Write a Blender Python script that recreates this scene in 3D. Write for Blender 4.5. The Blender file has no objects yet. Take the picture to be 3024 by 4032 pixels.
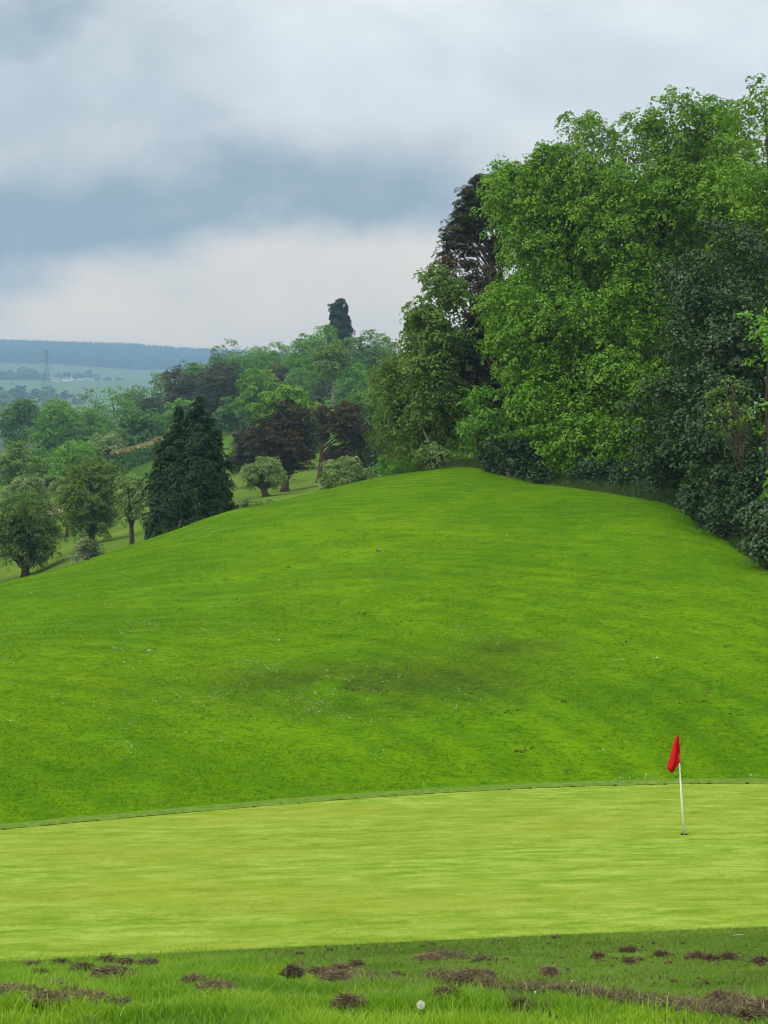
import bpy, math, random
import numpy as np
from mathutils import Vector

rnd = np.random.default_rng(7)
random.seed(7)
sc = bpy.context.scene
COL = sc.collection
F = 6053.0            # focal length in pixels of the 3024 x 4032 photograph
CX, CY = 1512.0, 2016.0

# ------------------------------------------------------------------ camera
cam_data = bpy.data.cameras.new('camera')
cam_data.sensor_fit = 'VERTICAL'
cam_data.sensor_height = 36.0
cam_data.lens = 36.0 * F / 4032.0
cam_data.clip_start = 0.1
cam_data.clip_end = 12000
cam = bpy.data.objects.new('camera', cam_data)
cam.location = (0, 0, 0)
cam.rotation_euler = (math.radians(90), 0, 0)
COL.objects.link(cam)
sc.camera = cam

# ------------------------------------------------------------------ world
SUN_EL, SUN_AZ = 44.0, -104.0      # azimuth from +Y, clockwise seen from above
world = bpy.data.worlds.new('World')
sc.world = world
world.use_nodes = True
wt = world.node_tree
wt.nodes.clear()


class G:
    """tiny helper that wires shader maths"""
    def __init__(self, nt):
        self.nt = nt

    def n(self, t, **kw):
        nd = self.nt.nodes.new(t)
        for k, v in kw.items():
            setattr(nd, k, v)
        return nd

    def put(self, sock, v):
        if v is None:
            return
        if hasattr(v, 'is_output'):
            self.nt.links.new(v, sock)
        else:
            sock.default_value = v

    def m(self, op, a, b=None, c=None, clamp=False):
        nd = self.n('ShaderNodeMath', operation=op, use_clamp=clamp)
        self.put(nd.inputs[0], a)
        self.put(nd.inputs[1], b)
        self.put(nd.inputs[2], c)
        return nd.outputs[0]

    def smooth(self, v, lo, hi, t0=0.0, t1=1.0):
        nd = self.n('ShaderNodeMapRange', interpolation_type='SMOOTHSTEP')
        self.put(nd.inputs[0], v)
        for i, q in enumerate((lo, hi, t0, t1)):
            nd.inputs[1 + i].default_value = q
        return nd.outputs[0]

    def mix(self, f, a, b, blend='MIX'):
        nd = self.n('ShaderNodeMix', data_type='RGBA', blend_type=blend)
        self.put(nd.inputs[0], f)
        for s, v in ((nd.inputs[6], a), (nd.inputs[7], b)):
            if isinstance(v, (tuple, list)):
                v = tuple(v) + (1.0,) if len(v) == 3 else v
            self.put(s, v)
        return nd.outputs[2]

    def noise(self, vec, scale, detail=3.0, rough=0.55, dist=0.0):
        nd = self.n('ShaderNodeTexNoise')
        self.put(nd.inputs['Vector'], vec)
        nd.inputs['Scale'].default_value = scale
        nd.inputs['Detail'].default_value = detail
        nd.inputs['Roughness'].default_value = rough
        nd.inputs['Distortion'].default_value = dist
        return nd.outputs['Fac']

    def vscale(self, vec, s):
        nd = self.n('ShaderNodeMapping')
        self.put(nd.inputs['Vector'], vec)
        nd.inputs['Scale'].default_value = s
        return nd.outputs[0]


g = G(wt)
SKY_STRENGTH = 0.1
tc = g.n('ShaderNodeTexCoord')
sep = g.n('ShaderNodeSeparateXYZ')
wt.links.new(tc.outputs['Generated'], sep.inputs[0])
dx, dy, dz = sep.outputs
zc = g.m('ADD', g.m('MAXIMUM', dz, 0.0), 0.1)
qx = g.m('DIVIDE', dx, zc)
qy = g.m('DIVIDE', dy, zc)
cmb = g.n('ShaderNodeCombineXYZ')
wt.links.new(qx, cmb.inputs[0]); wt.links.new(qy, cmb.inputs[1])
plane = cmb.outputs[0]
dirv = tc.outputs['Generated']
warp = g.m('SUBTRACT', g.noise(g.vscale(dirv, (1.0, 1.0, 1.5)), 5.5, 4.0, 0.5), 0.5)
warp2 = g.m('SUBTRACT', g.noise(g.vscale(dirv, (1.0, 1.0, 1.3)), 13.0, 4.0, 0.55), 0.5)
wx = g.m('ADD', qx, g.m('MULTIPLY', warp2, 0.34))
wy = g.m('ADD', g.m('ADD', qy, g.m('MULTIPLY', warp, 0.75)), g.m('MULTIPLY', warp2, 0.42))
x2 = g.m('MINIMUM', g.m('MULTIPLY', wx, wx), 1.2)
# long dark cloud bank lying across the view
bc = g.m('ADD', g.m('MULTIPLY', x2, 0.42), 3.22)
bd = g.m('DIVIDE', g.m('SUBTRACT', wy, bc), g.m('ADD', g.m('MULTIPLY', x2, 0.30), 0.21))
bank_lo = g.smooth(bd, 0.10, 1.70, 1.0, 0.0)
bank_hi = g.smooth(bd, -2.3, 0.0, 0.0, 1.0)
bank = g.m('MULTIPLY', g.m('MULTIPLY', bank_lo, bank_hi), g.smooth(wx, 0.02, 0.42, 1.0, 0.0))
# a second bank overhead, to the left
d2x = g.m('DIVIDE', g.m('ADD', wx, 0.72), 0.42)
d2y = g.m('DIVIDE', g.m('SUBTRACT', wy, 2.22), 0.30)
bank2 = g.smooth(g.m('ADD', g.m('MULTIPLY', d2x, d2x), g.m('MULTIPLY', d2y, d2y)), 0.0, 1.5, 1.0, 0.0)
fbm = g.noise(g.vscale(dirv, (1.0, 1.0, 1.6)), 6.5, 5.0, 0.55, 0.3)
soft = g.smooth(fbm, 0.36, 0.66, 0.0, 1.0)
dark = g.m('ADD', g.m('MULTIPLY', bank, 0.86), g.m('MULTIPLY', bank2, 0.75))
veil = g.m('MULTIPLY', g.smooth(wx, 0.0, -0.45, 0.0, 0.34), g.smooth(wy, 2.9, 3.5, 1.0, 0.0))
dark = g.m('MAXIMUM', dark, veil)
dark = g.m('ADD', dark, g.m('MULTIPLY', g.m('SUBTRACT', 1.0, soft), 0.27), clamp=True)
billow = g.m('SUBTRACT', g.noise(g.vscale(dirv, (1.0, 1.0, 1.7)), 17.0, 6.0, 0.6, 0.4), 0.5)
dark = g.m('ADD', dark, g.m('MULTIPLY', billow, g.smooth(dz, 0.08, 0.2, 0.10, 0.42)), clamp=True)
cloud = g.mix(dark, (0.440, 0.428, 0.412), (0.162, 0.177, 0.180))
cloud = g.mix(g.m('MULTIPLY', g.smooth(dz, 0.06, 0.27, 1.0, 0.0), g.m('SUBTRACT', 1.0, dark)), cloud, (1.20, 0.83, 0.455))
# overcast skies grow brighter towards the zenith
zen = g.m('ADD', g.m('MULTIPLY', g.m('MAXIMUM', dz, 0.0), 2.8), 0.86)
sky = g.n('ShaderNodeTexSky', sky_type='NISHITA', sun_disc=False)
sky.sun_elevation = math.radians(SUN_EL)
sky.sun_rotation = math.radians(SUN_AZ)
sky.air_density = 1.0; sky.dust_density = 2.0
vm = g.n('ShaderNodeVectorMath', operation='SCALE')
wt.links.new(cloud, vm.inputs[0])
wt.links.new(g.m('MULTIPLY', zen, 1.0 / SKY_STRENGTH), vm.inputs[3])
final = g.mix(0.95, sky.outputs[0], vm.outputs[0])
bg = g.n('ShaderNodeBackground')
bg.inputs['Strength'].default_value = SKY_STRENGTH
wt.links.new(final, bg.inputs['Color'])
wo = g.n('ShaderNodeOutputWorld')
wt.links.new(bg.outputs[0], wo.inputs['Surface'])

# ------------------------------------------------------------------ sun behind thin cloud
sun_d = bpy.data.lights.new('sun', 'SUN')
sun_d.energy = 1.5
sun_d.angle = math.radians(11)
sun_d.color = (1.0, 0.955, 0.87)
sun = bpy.data.objects.new('sun', sun_d)
az, el = math.radians(SUN_AZ), math.radians(SUN_EL)
to_sun = Vector((math.sin(az) * math.cos(el), math.cos(az) * math.cos(el), math.sin(el)))
sun.rotation_euler = to_sun.to_track_quat('Z', 'Y').to_euler()
COL.objects.link(sun)

sc.view_settings.view_transform = 'Standard'
sc.view_settings.look = 'None'
sc.view_settings.exposure = 0.6
sc.view_settings.gamma = 1.0
sc.view_settings.use_curve_mapping = False
sc.render.engine = 'CYCLES'
cy = sc.cycles
cy.max_bounces = 6
cy.diffuse_bounces = 2
cy.glossy_bounces = 2
cy.transmission_bounces = 3
cy.volume_bounces = 0
cy.transparent_max_bounces = 4
cy.caustics_reflective = False
cy.caustics_refractive = False
cy.use_denoising = True
cy.pixel_filter_type = 'BLACKMAN_HARRIS'
cy.filter_width = 0.95
try:
    cy.denoiser = 'OPENIMAGEDENOISE'
    cy.denoising_input_passes = 'RGB_ALBEDO_NORMAL'
except Exception:
    pass
cy.use_adaptive_sampling = False


# ------------------------------------------------------------------ object helpers
def tag(o, label=None, cat=None, group=None, kind=None):
    if label: o['label'] = label
    if cat: o['category'] = cat
    if group: o['group'] = group
    if kind: o['kind'] = kind
    return o


def empty(name, loc, label, cat, group=None):
    o = bpy.data.objects.new(name, None)
    o.empty_display_size = 0.2
    COL.objects.link(o)
    o.location = loc
    return tag(o, label, cat, group)


def mesh_obj(name, verts, polys, mat, parent=None, tint=None, smooth=False, cover=None):
    """verts (N,3) world coordinates, polys list of int arrays (M,k); tint per vertex; one mesh object"""
    verts = np.asarray(verts, dtype=np.float32).reshape(-1, 3)
    if parent is not None:
        off = np.array(parent.matrix_world.translation if parent.parent else parent.location, dtype=np.float32)
        q = parent.parent
        verts = verts - off
    me = bpy.data.meshes.new(name)
    polys = [np.asarray(p, dtype=np.int32) for p in polys if len(p)]
    loops = np.concatenate([p.ravel() for p in polys])
    tot = np.concatenate([np.full(len(p), p.shape[1], dtype=np.int32) for p in polys])
    start = np.concatenate([[0], np.cumsum(tot)[:-1]]).astype(np.int32)
    me.vertices.add(len(verts)); me.vertices.foreach_set('co', verts.ravel())
    me.loops.add(len(loops)); me.loops.foreach_set('vertex_index', loops)
    me.polygons.add(len(tot)); me.polygons.foreach_set('loop_start', start)
    try:
        me.polygons.foreach_set('loop_total', tot)
    except Exception:
        pass
    if smooth:
        me.polygons.foreach_set('use_smooth', np.ones(len(tot), dtype=bool))
    if tint is not None:
        a = me.attributes.new('tint', 'FLOAT', 'POINT')
        a.data.foreach_set('value', np.asarray(tint, dtype=np.float32))
    if cover is not None:
        a = me.attributes.new('cover', 'FLOAT_COLOR', 'POINT')
        a.data.foreach_set('color', np.asarray(cover, dtype=np.float32).ravel())
    me.update(calc_edges=True)
    me.validate()
    for m_ in (mat if isinstance(mat, (list, tuple)) else [mat]):
        me.materials.append(m_)
    o = bpy.data.objects.new(name, me)
    COL.objects.link(o)
    if parent is not None:
        o.parent = parent
    return o


class MB:
    """collects simple shapes for one mesh"""
    def __init__(self):
        self.v, self.f3, self.f4, self.t, self.n = [], [], [], [], 0

    def add(self, verts, quads=None, tris=None, tint=0.5):
        verts = np.asarray(verts, dtype=np.float32).reshape(-1, 3)
        if quads is not None and len(quads): self.f4.append(np.asarray(quads) + self.n)
        if tris is not None and len(tris): self.f3.append(np.asarray(tris) + self.n)
        self.v.append(verts)
        self.t.append(np.broadcast_to(np.asarray(tint, dtype=np.float32), (len(verts),)))
        self.n += len(verts)

    def tube(self, pts, rad, seg=7, tint=0.5, cap=True):
        pts = np.asarray(pts, dtype=float)
        rad = np.broadcast_to(np.asarray(rad, dtype=float), (len(pts),))
        tan = np.gradient(pts, axis=0)
        tan /= np.linalg.norm(tan, axis=1, keepdims=True) + 1e-9
        ref = np.array([1.0, 0, 0]) if abs(tan[0][0]) < 0.8 else np.array([0, 1.0, 0])
        u = np.cross(tan, ref); u /= np.linalg.norm(u, axis=1, keepdims=True) + 1e-9
        w = np.cross(tan, u)
        a = np.linspace(0, 2 * np.pi, seg, endpoint=False)
        ring = pts[:, None] + rad[:, None, None] * (np.cos(a)[None, :, None] * u[:, None] + np.sin(a)[None, :, None] * w[:, None])
        k = len(pts)
        i = np.arange(k - 1)[:, None] * seg
        j = np.arange(seg)[None]
        j2 = (j + 1) % seg
        q = np.stack([i + j, i + j2, i + seg + j2, i + seg + j], -1).reshape(-1, 4)
        v = ring.reshape(-1, 3)
        tr = []
        if cap:
            v = np.vstack([v, pts[:1], pts[-1:]])
            b, e = k * seg, k * seg + 1
            tr = [(b, (x + 1) % seg, x) for x in range(seg)] + [(e, (k - 1) * seg + x, (k - 1) * seg + (x + 1) % seg) for x in range(seg)]
        self.add(v, q, tr, tint)

    def box(self, c, s, rz=0.0, tint=0.5):
        c = np.asarray(c, dtype=float); h = np.asarray(s, dtype=float) / 2
        v = np.array([(x, y, z) for x in (-1, 1) for y in (-1, 1) for z in (-1, 1)]) * h
        cr, sr = math.cos(rz), math.sin(rz)
        v = np.stack([v[:, 0] * cr - v[:, 1] * sr, v[:, 0] * sr + v[:, 1] * cr, v[:, 2]], 1) + c
        self.add(v, [(0, 1, 3, 2), (4, 6, 7, 5), (0, 4, 5, 1), (2, 3, 7, 6), (0, 2, 6, 4), (1, 5, 7, 3)], None, tint)

    def build(self, name, mat, parent=None, smooth=False):
        polys = []
        if self.f4: polys.append(np.concatenate(self.f4))
        if self.f3: polys.append(np.concatenate(self.f3))
        return mesh_obj(name, np.concatenate(self.v), polys, mat, parent, np.concatenate(self.t), smooth)


# ------------------------------------------------------------------ value noise on the CPU
_perm = np.random.default_rng(3).random((256, 256))


def vnoise(x, y):
    xi = np.floor(x).astype(int); yi = np.floor(y).astype(int)
    fx = x - xi; fy = y - yi
    fx = fx * fx * (3 - 2 * fx); fy = fy * fy * (3 - 2 * fy)
    a = _perm[xi & 255, yi & 255]; b = _perm[(xi + 1) & 255, yi & 255]
    c = _perm[xi & 255, (yi + 1) & 255]; d = _perm[(xi + 1) & 255, (yi + 1) & 255]
    return (a * (1 - fx) + b * fx) * (1 - fy) + (c * (1 - fx) + d * fx) * fy


def fbm2(x, y, o=4):
    s, a, t = 0, 1.0, 0
    for k in range(o):
        s = s + a * vnoise(x * 2 ** k + 17 * k, y * 2 ** k + 31 * k); t += a; a *= 0.5
    return s / t


def sstep(a, b, x):
    t = np.clip((x - a) / (b - a), 0, 1)
    return t * t * (3 - 2 * t)


def W(px, py, D):
    """photo pixel at depth D (metres along the view) -> world point"""
    return np.array([(px - CX) / F * D, D, (CY - py) / F * D])


# ------------------------------------------------------------------ terrain
cols = {
    -900: [(4032, 7.3), (3930, 9.5), (3860, 12), (3800, 14.0), (3390, 20), (3330, 22), (3300, 22.7), (2960, 26.5), (2700, 32), (2600, 40), (2580, 52), (2520, 80), (2400, 120), (2200, 200), (2000, 320)],
    0: [(4032, 7.4), (3915, 9.5), (3845, 12), (3790, 14.0), (3342, 21), (3266, 23), (3238, 23.5), (2900, 27.5), (2600, 33.5), (2405, 42), (2300, 51), (2345, 68), (2315, 90), (2272, 110), (2150, 135), (2060, 160), (1960, 200), (1900, 235), (1850, 270), (1790, 330), (1790, 450), (1760, 700), (1640, 1000), (1560, 1250), (1500, 1500), (1442, 1800), (1366, 2300), (1480, 2900)],
    500: [(4032, 7.4), (3912, 9.5), (3832, 12), (3762, 14.2), (3318, 21), (3224, 23.7), (3196, 24.2), (2900, 28), (2600, 33.5), (2345, 43), (2150, 57), (2200, 72), (2180, 88), (2152, 102), (2080, 130), (1990, 165), (1890, 200), (1810, 240), (1720, 300), (1680, 400), (1720, 700), (1620, 1000), (1545, 1250), (1500, 1500), (1466, 1800), (1378, 2300), (1490, 2900)],
    930: [(4032, 7.5), (3908, 9.5), (3822, 12), (3742, 14.3), (3302, 21), (3186, 24.5), (3156, 25), (2850, 29), (2500, 36), (2250, 45.5), (2012, 62), (2055, 76), (2040, 92), (1990, 115), (1930, 140), (1815, 190), (1735, 240), (1660, 300), (1560, 380), (1640, 700), (1530, 1250), (1490, 1500), (1470, 1800), (1405, 2300), (1500, 2900)],
    1500: [(4032, 7.5), (3905, 9.5), (3812, 12), (3716, 14.5), (3292, 21), (3140, 25.2), (3112, 25.7), (2800, 29.7), (2500, 35.5), (2200, 45), (2000, 56), (1880, 67), (1905, 84), (1885, 108), (1868, 150), (1845, 170), (1690, 250), (1610, 300), (1540, 350), (1500, 450), (1600, 700), (1500, 1500), (1430, 2300), (1520, 2900)],
    1830: [(4032, 7.5), (3902, 9.5), (3806, 12), (3702, 14.5), (3290, 21), (3120, 25.7), (3094, 26.2), (2800, 29.7), (2500, 35.2), (2200, 44.2), (2000, 55), (1838, 70), (1845, 92), (1820, 130), (1780, 170), (1650, 260), (1560, 330), (1500, 450), (1600, 700), (1450, 2300)],
    2250: [(4032, 7.5), (3900, 9.5), (3798, 12), (3684, 14.6), (3288, 21), (3098, 26.1), (3072, 26.6), (2800, 29.8), (2500, 35), (2200, 43.5), (2050, 50.5), (1925, 59), (1890, 72), (1840, 95), (1760, 140), (1600, 250), (1600, 500), (1480, 2300)],
    2650: [(4032, 7.6), (3898, 9.6), (3790, 12), (3668, 14.7), (3290, 21), (3088, 26.3), (3062, 26.8), (2800, 29.8), (2500, 34.8), (2250, 41.2), (2090, 47.5), (2000, 52), (1950, 62), (1900, 85), (1850, 130), (1700, 300), (1500, 2300)],
    3024: [(4032, 7.6), (3895, 9.6), (3780, 12), (3650, 14.7), (3292, 21), (3088, 26.3), (3062, 26.8), (2800, 29.8), (2500, 34.8), (2320, 39.5), (2240, 42.5), (2150, 50), (2050, 66), (2000, 100), (1900, 200), (1800, 400), (1520, 2300)],
    3900: [(4032, 7.6), (3890, 9.6), (3770, 12), (3630, 14.7), (3292, 21), (3092, 26.3), (3066, 26.8), (2810, 29.8), (2550, 34.8), (2400, 39.5), (2330, 44), (2200, 55), (2100, 100), (2000, 200), (1600, 2300)],
}
def far_d(D):
    return D if D <= 700 else 700 + (D - 700) * 2.6


cp = []
for cxp, lst in cols.items():
    for py, D in lst:
        D = far_d(D)
        cp.append(((cxp - CX) / F, D, (CY - py) / F * D))
for px, py, D in [(1255, 1902, 138), (1135, 1938, 130), (1050, 1955, 120), (1312, 1592, 240), (370, 2140, 112), (110, 2270, 106), (530, 2157, 98),
                  (760, 2100, 82), (1740, 1848, 73), (2697, 3290, 21), (460, 1855, 205), (700, 1760, 245), (930, 1672, 300)]:
    cp.append(((px - CX) / F, D, (CY - py) / F * D))
for sx in (-0.42, -0.2, 0, 0.2, 0.42):
    cp.append((sx, 4.0, -2.02)); cp.append((sx, 2.5, -1.78))
cp = np.array(cp)


def warp_uv(x, y):
    yy = np.maximum(y, 2.5)
    return np.clip(x / yy, -0.55, 0.55) * 4.0, np.log(yy) * 1.0


PU, PV = warp_uv(cp[:, 0] * cp[:, 1], cp[:, 1])
PZ = cp[:, 2] / cp[:, 1]                    # interpolate the slope of the line of sight


def kern(r2):
    return 0.5 * r2 * np.log(r2 + 1e-12)


_n = len(cp)
A = kern((PU[:, None] - PU[None]) ** 2 + (PV[:, None] - PV[None]) ** 2) + np.eye(_n) * 1e-4
Pm = np.stack([np.ones(_n), PU, PV], 1)
sol = np.linalg.solve(np.block([[A, Pm], [Pm.T, np.zeros((3, 3))]]), np.concatenate([PZ, np.zeros(3)]))

far_px = [(-1300, 3370, 21.4), (-500, 3310, 22.3), (0, 3266, 23.0), (500, 3226, 23.7), (1000, 3180, 24.5), (1500, 3140, 25.2), (2000, 3110, 25.9), (2400, 3092, 26.2), (2700, 3087, 26.3), (3024, 3087, 26.3), (3600, 3094, 26.0), (4200, 3106, 25.6)]
near_px = [(-1500, 3866, 13.6), (-700, 3828, 13.8), (0, 3791, 14.0), (500, 3764, 14.2), (930, 3743, 14.3), (1500, 3716, 14.5), (2000, 3694, 14.6), (2500, 3674, 14.7), (3024, 3651, 14.7), (4000, 3622, 14.6), (5000, 3602, 14.3)]
_g = np.array([W(*p) for p in far_px + near_px] + [W(2697, 3290, 21.0), W(0, 3342, 21), W(1500, 3292, 21)])


def _pb(x, y):
    return np.stack([np.ones_like(x), x, y, x * x / 50, x * y / 50, y * y / 50], -1)


PG = np.linalg.lstsq(_pb(_g[:, 0], _g[:, 1]), _g[:, 2], rcond=None)[0]


def green_z(x, y):
    return _pb(np.asarray(x, float), np.asarray(y, float)) @ PG


def _edge(pl):
    out = []
    for px, py, D in pl:
        for _ in range(30):
            X = (px - CX) / F * D
            zt = float(green_z(X, D))
            D += 0.5 * ((CY - py) / F * D - zt) / ((py - CY) / F)
        out.append(((px - CX) / F * D, D))
    out = np.array(out)
    return np.polyfit(out[:, 0], out[:, 1], 4), out[:, 0].min(), out[:, 0].max()


_EF, _EN = _edge(far_px), _edge(near_px)
print('edges', [np.polyval(_EF[0], v) for v in (-6, 0, 6)], [np.polyval(_EN[0], v) for v in (-6, 0, 6)])


def y_far(x): return np.polyval(_EF[0], np.clip(x, _EF[1], _EF[2]))
def y_near(x): return np.polyval(_EN[0], np.clip(x, _EN[1], _EN[2]))


def inside_green(x, y):
    """metres inside the green's edge (negative outside)"""
    return np.minimum(y - y_near(x), y_far(x) - y)


def H(x, y):
    x = np.asarray(x, dtype=float); y = np.asarray(y, dtype=float)
    sh = np.broadcast(x, y).shape
    x = np.broadcast_to(x, sh).ravel(); y = np.broadcast_to(y, sh).ravel()
    u, v = warp_uv(x, y)
    out = np.empty(len(x))
    for a in range(0, len(x), 20000):
        sl = slice(a, a + 20000)
        r2 = (u[sl, None] - PU[None]) ** 2 + (v[sl, None] - PV[None]) ** 2
        out[sl] = kern(r2) @ sol[:_n] + sol[_n] + sol[_n + 1] * u[sl] + sol[_n + 2] * v[sl]
    z = out * np.maximum(y, 2.5)
    wg = sstep(-2.2, -0.1, inside_green(x, y)) * ((x > -13) & (x < 15))
    z = z * (1 - wg) + green_z(np.clip(x, -13, 15), np.clip(y, 10, 30)) * wg
    amp = sstep(0.0, 4.0, -inside_green(x, y)) * (y > 15) * sstep(26, 32, y)
    z += amp * ((fbm2(x / 7.0, y / 7.0, 2) - 0.5) * 0.26 + (fbm2(x / 1.9 + 9, y / 1.9, 2) - 0.5) * 0.085)
    nb = sstep(0.0, 1.2, -inside_green(x, y)) * (y < 15)
    z += nb * ((fbm2(x / 0.9, y / 0.9, 3) - 0.5) * 0.10)
    return z.reshape(sh)


def H1(x, y): return float(H(np.array([x]), np.array([y]))[0])


def hit(px, py, d0=6.0, d1=75.0, n=500):
    """where the line of sight through a photo pixel meets the ground (vectorised)"""
    px = np.atleast_1d(np.asarray(px, float)); py = np.atleast_1d(np.asarray(py, float))
    Ds = np.geomspace(d0, d1, n)
    res = np.full(len(px), np.nan)
    for a in range(0, len(px), 400):
        X = (px[a:a + 400, None] - CX) / F * Ds
        Z = (CY - py[a:a + 400, None]) / F * Ds
        below = Z < H(X, np.broadcast_to(Ds, X.shape))
        k = below.argmax(1)
        ok = below.any(1)
        res[a:a + 400] = np.where(ok, Ds[np.maximum(k, 1)], np.nan)
    return res


def proj(x, y, z):
    return CX + F * x / y, CY - F * z / y


# ------------------------------------------------------------------ materials
def new_mat(name):
    m = bpy.data.materials.new(name)
    m.use_nodes = True
    nt = m.node_tree
    nt.nodes.clear()
    out = nt.nodes.new('ShaderNodeOutputMaterial')
    return m, G(nt), out


def principled(gg, col, rough=0.7, spec=0.3, bump=None, bstr=0.3, bdist=0.02):
    p = gg.n('ShaderNodeBsdfPrincipled')
    if isinstance(col, (tuple, list)): col = tuple(col) + (1.0,)
    gg.put(p.inputs['Base Color'], col)
    gg.put(p.inputs['Roughness'], rough)
    gg.put(p.inputs['Specular IOR Level'], spec)
    if bump is not None:
        b = gg.n('ShaderNodeBump')
        b.inputs['Strength'].default_value = bstr
        b.inputs['Distance'].default_value = bdist
        gg.put(b.inputs['Height'], bump)
        gg.nt.links.new(b.outputs[0], p.inputs['Normal'])
    return p


def ramp3(gg, f, a, b, c):
    r = gg.n('ShaderNodeValToRGB')
    gg.put(r.inputs[0], f)
    e = r.color_ramp.elements
    e[0].position = 0.0; e[0].color = tuple(a) + (1,)
    e[1].position = 1.0; e[1].color = tuple(c) + (1,)
    x = e.new(0.5); x.color = tuple(b) + (1,)
    return r.outputs[0]


def leaf_mat(name, a, b, c, rough=0.5, spec=0.35, trans=0.32, tcol=None):
    m, gg, out = new_mat(name)
    at = gg.n('ShaderNodeAttribute', attribute_name='tint')
    col = ramp3(gg, at.outputs['Fac'], a, b, c)
    p = principled(gg, col, rough, spec)
    if trans > 0:
        t = gg.n('ShaderNodeBsdfTranslucent')
        tc_ = gg.mix(1.0, col, tcol or (1.25, 1.3, 0.6), 'MULTIPLY')
        gg.nt.links.new(tc_, t.inputs['Color'])
        ms = gg.n('ShaderNodeMixShader')
        ms.inputs[0].default_value = trans
        gg.nt.links.new(p.outputs[0], ms.inputs[1]); gg.nt.links.new(t.outputs[0], ms.inputs[2])
        gg.nt.links.new(ms.outputs[0], out.inputs['Surface'])
    else:
        gg.nt.links.new(p.outputs[0], out.inputs['Surface'])
    return m


def plain_mat(name, a, b, scale=8.0, rough=0.8, spec=0.2, bstr=0.4, bdist=0.02, detail=4.0):
    m, gg, out = new_mat(name)
    tcn = gg.n('ShaderNodeTexCoord')
    n = gg.noise(tcn.outputs['Object'], scale, detail, 0.6)
    col = gg.mix(gg.smooth(n, 0.3, 0.7), a, b)
    p = principled(gg, col, rough, spec, n, bstr, bdist)
    gg.nt.links.new(p.outputs[0], out.inputs['Surface'])
    return m


LM = {
    'lime': leaf_mat('lime_leaf', (0.078, 0.206, 0.008), (0.124, 0.283, 0.011), (0.187, 0.364, 0.019), spec=0.2, trans=0.22),
    'sycamore': leaf_mat('sycamore_leaf', (0.022, 0.056, 0.014), (0.032, 0.081, 0.019), (0.059, 0.117, 0.034), rough=0.45, spec=0.32, trans=0.2),
    'midgreen': leaf_mat('broad_leaf', (0.073, 0.210, 0.016), (0.117, 0.292, 0.021), (0.174, 0.364, 0.030), spec=0.25),
    'bluegreen': leaf_mat('dull_leaf', (0.063, 0.161, 0.028), (0.098, 0.224, 0.033), (0.146, 0.288, 0.045), spec=0.25),
    'grey': leaf_mat('grey_leaf', (0.133, 0.224, 0.064), (0.190, 0.299, 0.091), (0.283, 0.391, 0.143), rough=0.6, trans=0.25, spec=0.25),
    'olive': leaf_mat('olive_leaf', (0.075, 0.158, 0.020), (0.119, 0.219, 0.028), (0.174, 0.279, 0.041), spec=0.25),
    'birch':    leaf_mat('birch_leaf', (0.075, 0.155, 0.015), (0.114, 0.211, 0.021), (0.163, 0.269, 0.033), spec=0.25),
    'pine':     leaf_mat('pine_needle', (0.033, 0.046, 0.022), (0.051, 0.066, 0.029), (0.094, 0.083, 0.035), rough=0.6, trans=0.08, spec=0.2),
    'brownpine': leaf_mat('browned_needle', (0.033, 0.037, 0.016), (0.060, 0.055, 0.022), (0.116, 0.073, 0.026), rough=0.6, trans=0.08, spec=0.2),
    'cypress': leaf_mat('cypress_frond', (0.013, 0.043, 0.010), (0.021, 0.062, 0.014), (0.055, 0.089, 0.020), rough=0.6, trans=0.06, spec=0.2),
    'spruce':   leaf_mat('spruce_frond', (0.016, 0.040, 0.024), (0.026, 0.054, 0.032), (0.038, 0.068, 0.040), rough=0.6, trans=0.05, spec=0.2),
    'dark':     leaf_mat('evergreen_leaf', (0.014, 0.046, 0.014), (0.024, 0.070, 0.020), (0.044, 0.100, 0.030), rough=0.5, spec=0.25, trans=0.12),
    'straw': leaf_mat('dry_grass', (0.20, 0.19, 0.06), (0.28, 0.26, 0.09), (0.35, 0.33, 0.13), rough=0.8, spec=0.1, trans=0.15, tcol=(1, 1, 1)),
    'rust':     leaf_mat('rust_leaf', (0.085, 0.080, 0.018), (0.110, 0.105, 0.022), (0.120, 0.145, 0.028), spec=0.25),
    'may':      leaf_mat('blossom_leaf', (0.060, 0.120, 0.035), (0.095, 0.150, 0.055), (0.400, 0.410, 0.330), rough=0.6, trans=0.2, spec=0.25),
}
BARK = plain_mat('bark', (0.035, 0.030, 0.024), (0.085, 0.072, 0.055), 6.0, 0.9, 0.1, 0.8, 0.03)
PALEBARK = plain_mat('pale_bark', (0.13, 0.12, 0.095), (0.26, 0.245, 0.20), 5.0, 0.85, 0.15, 0.5, 0.02)
GREYBARK = plain_mat('grey_bark', (0.06, 0.055, 0.045), (0.15, 0.14, 0.12), 6.0, 0.9, 0.1, 0.6, 0.02)
PINEBARK = plain_mat('pine_bark', (0.045, 0.032, 0.026), (0.11, 0.070, 0.050), 5.0, 0.9, 0.1, 0.8, 0.03)

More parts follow.
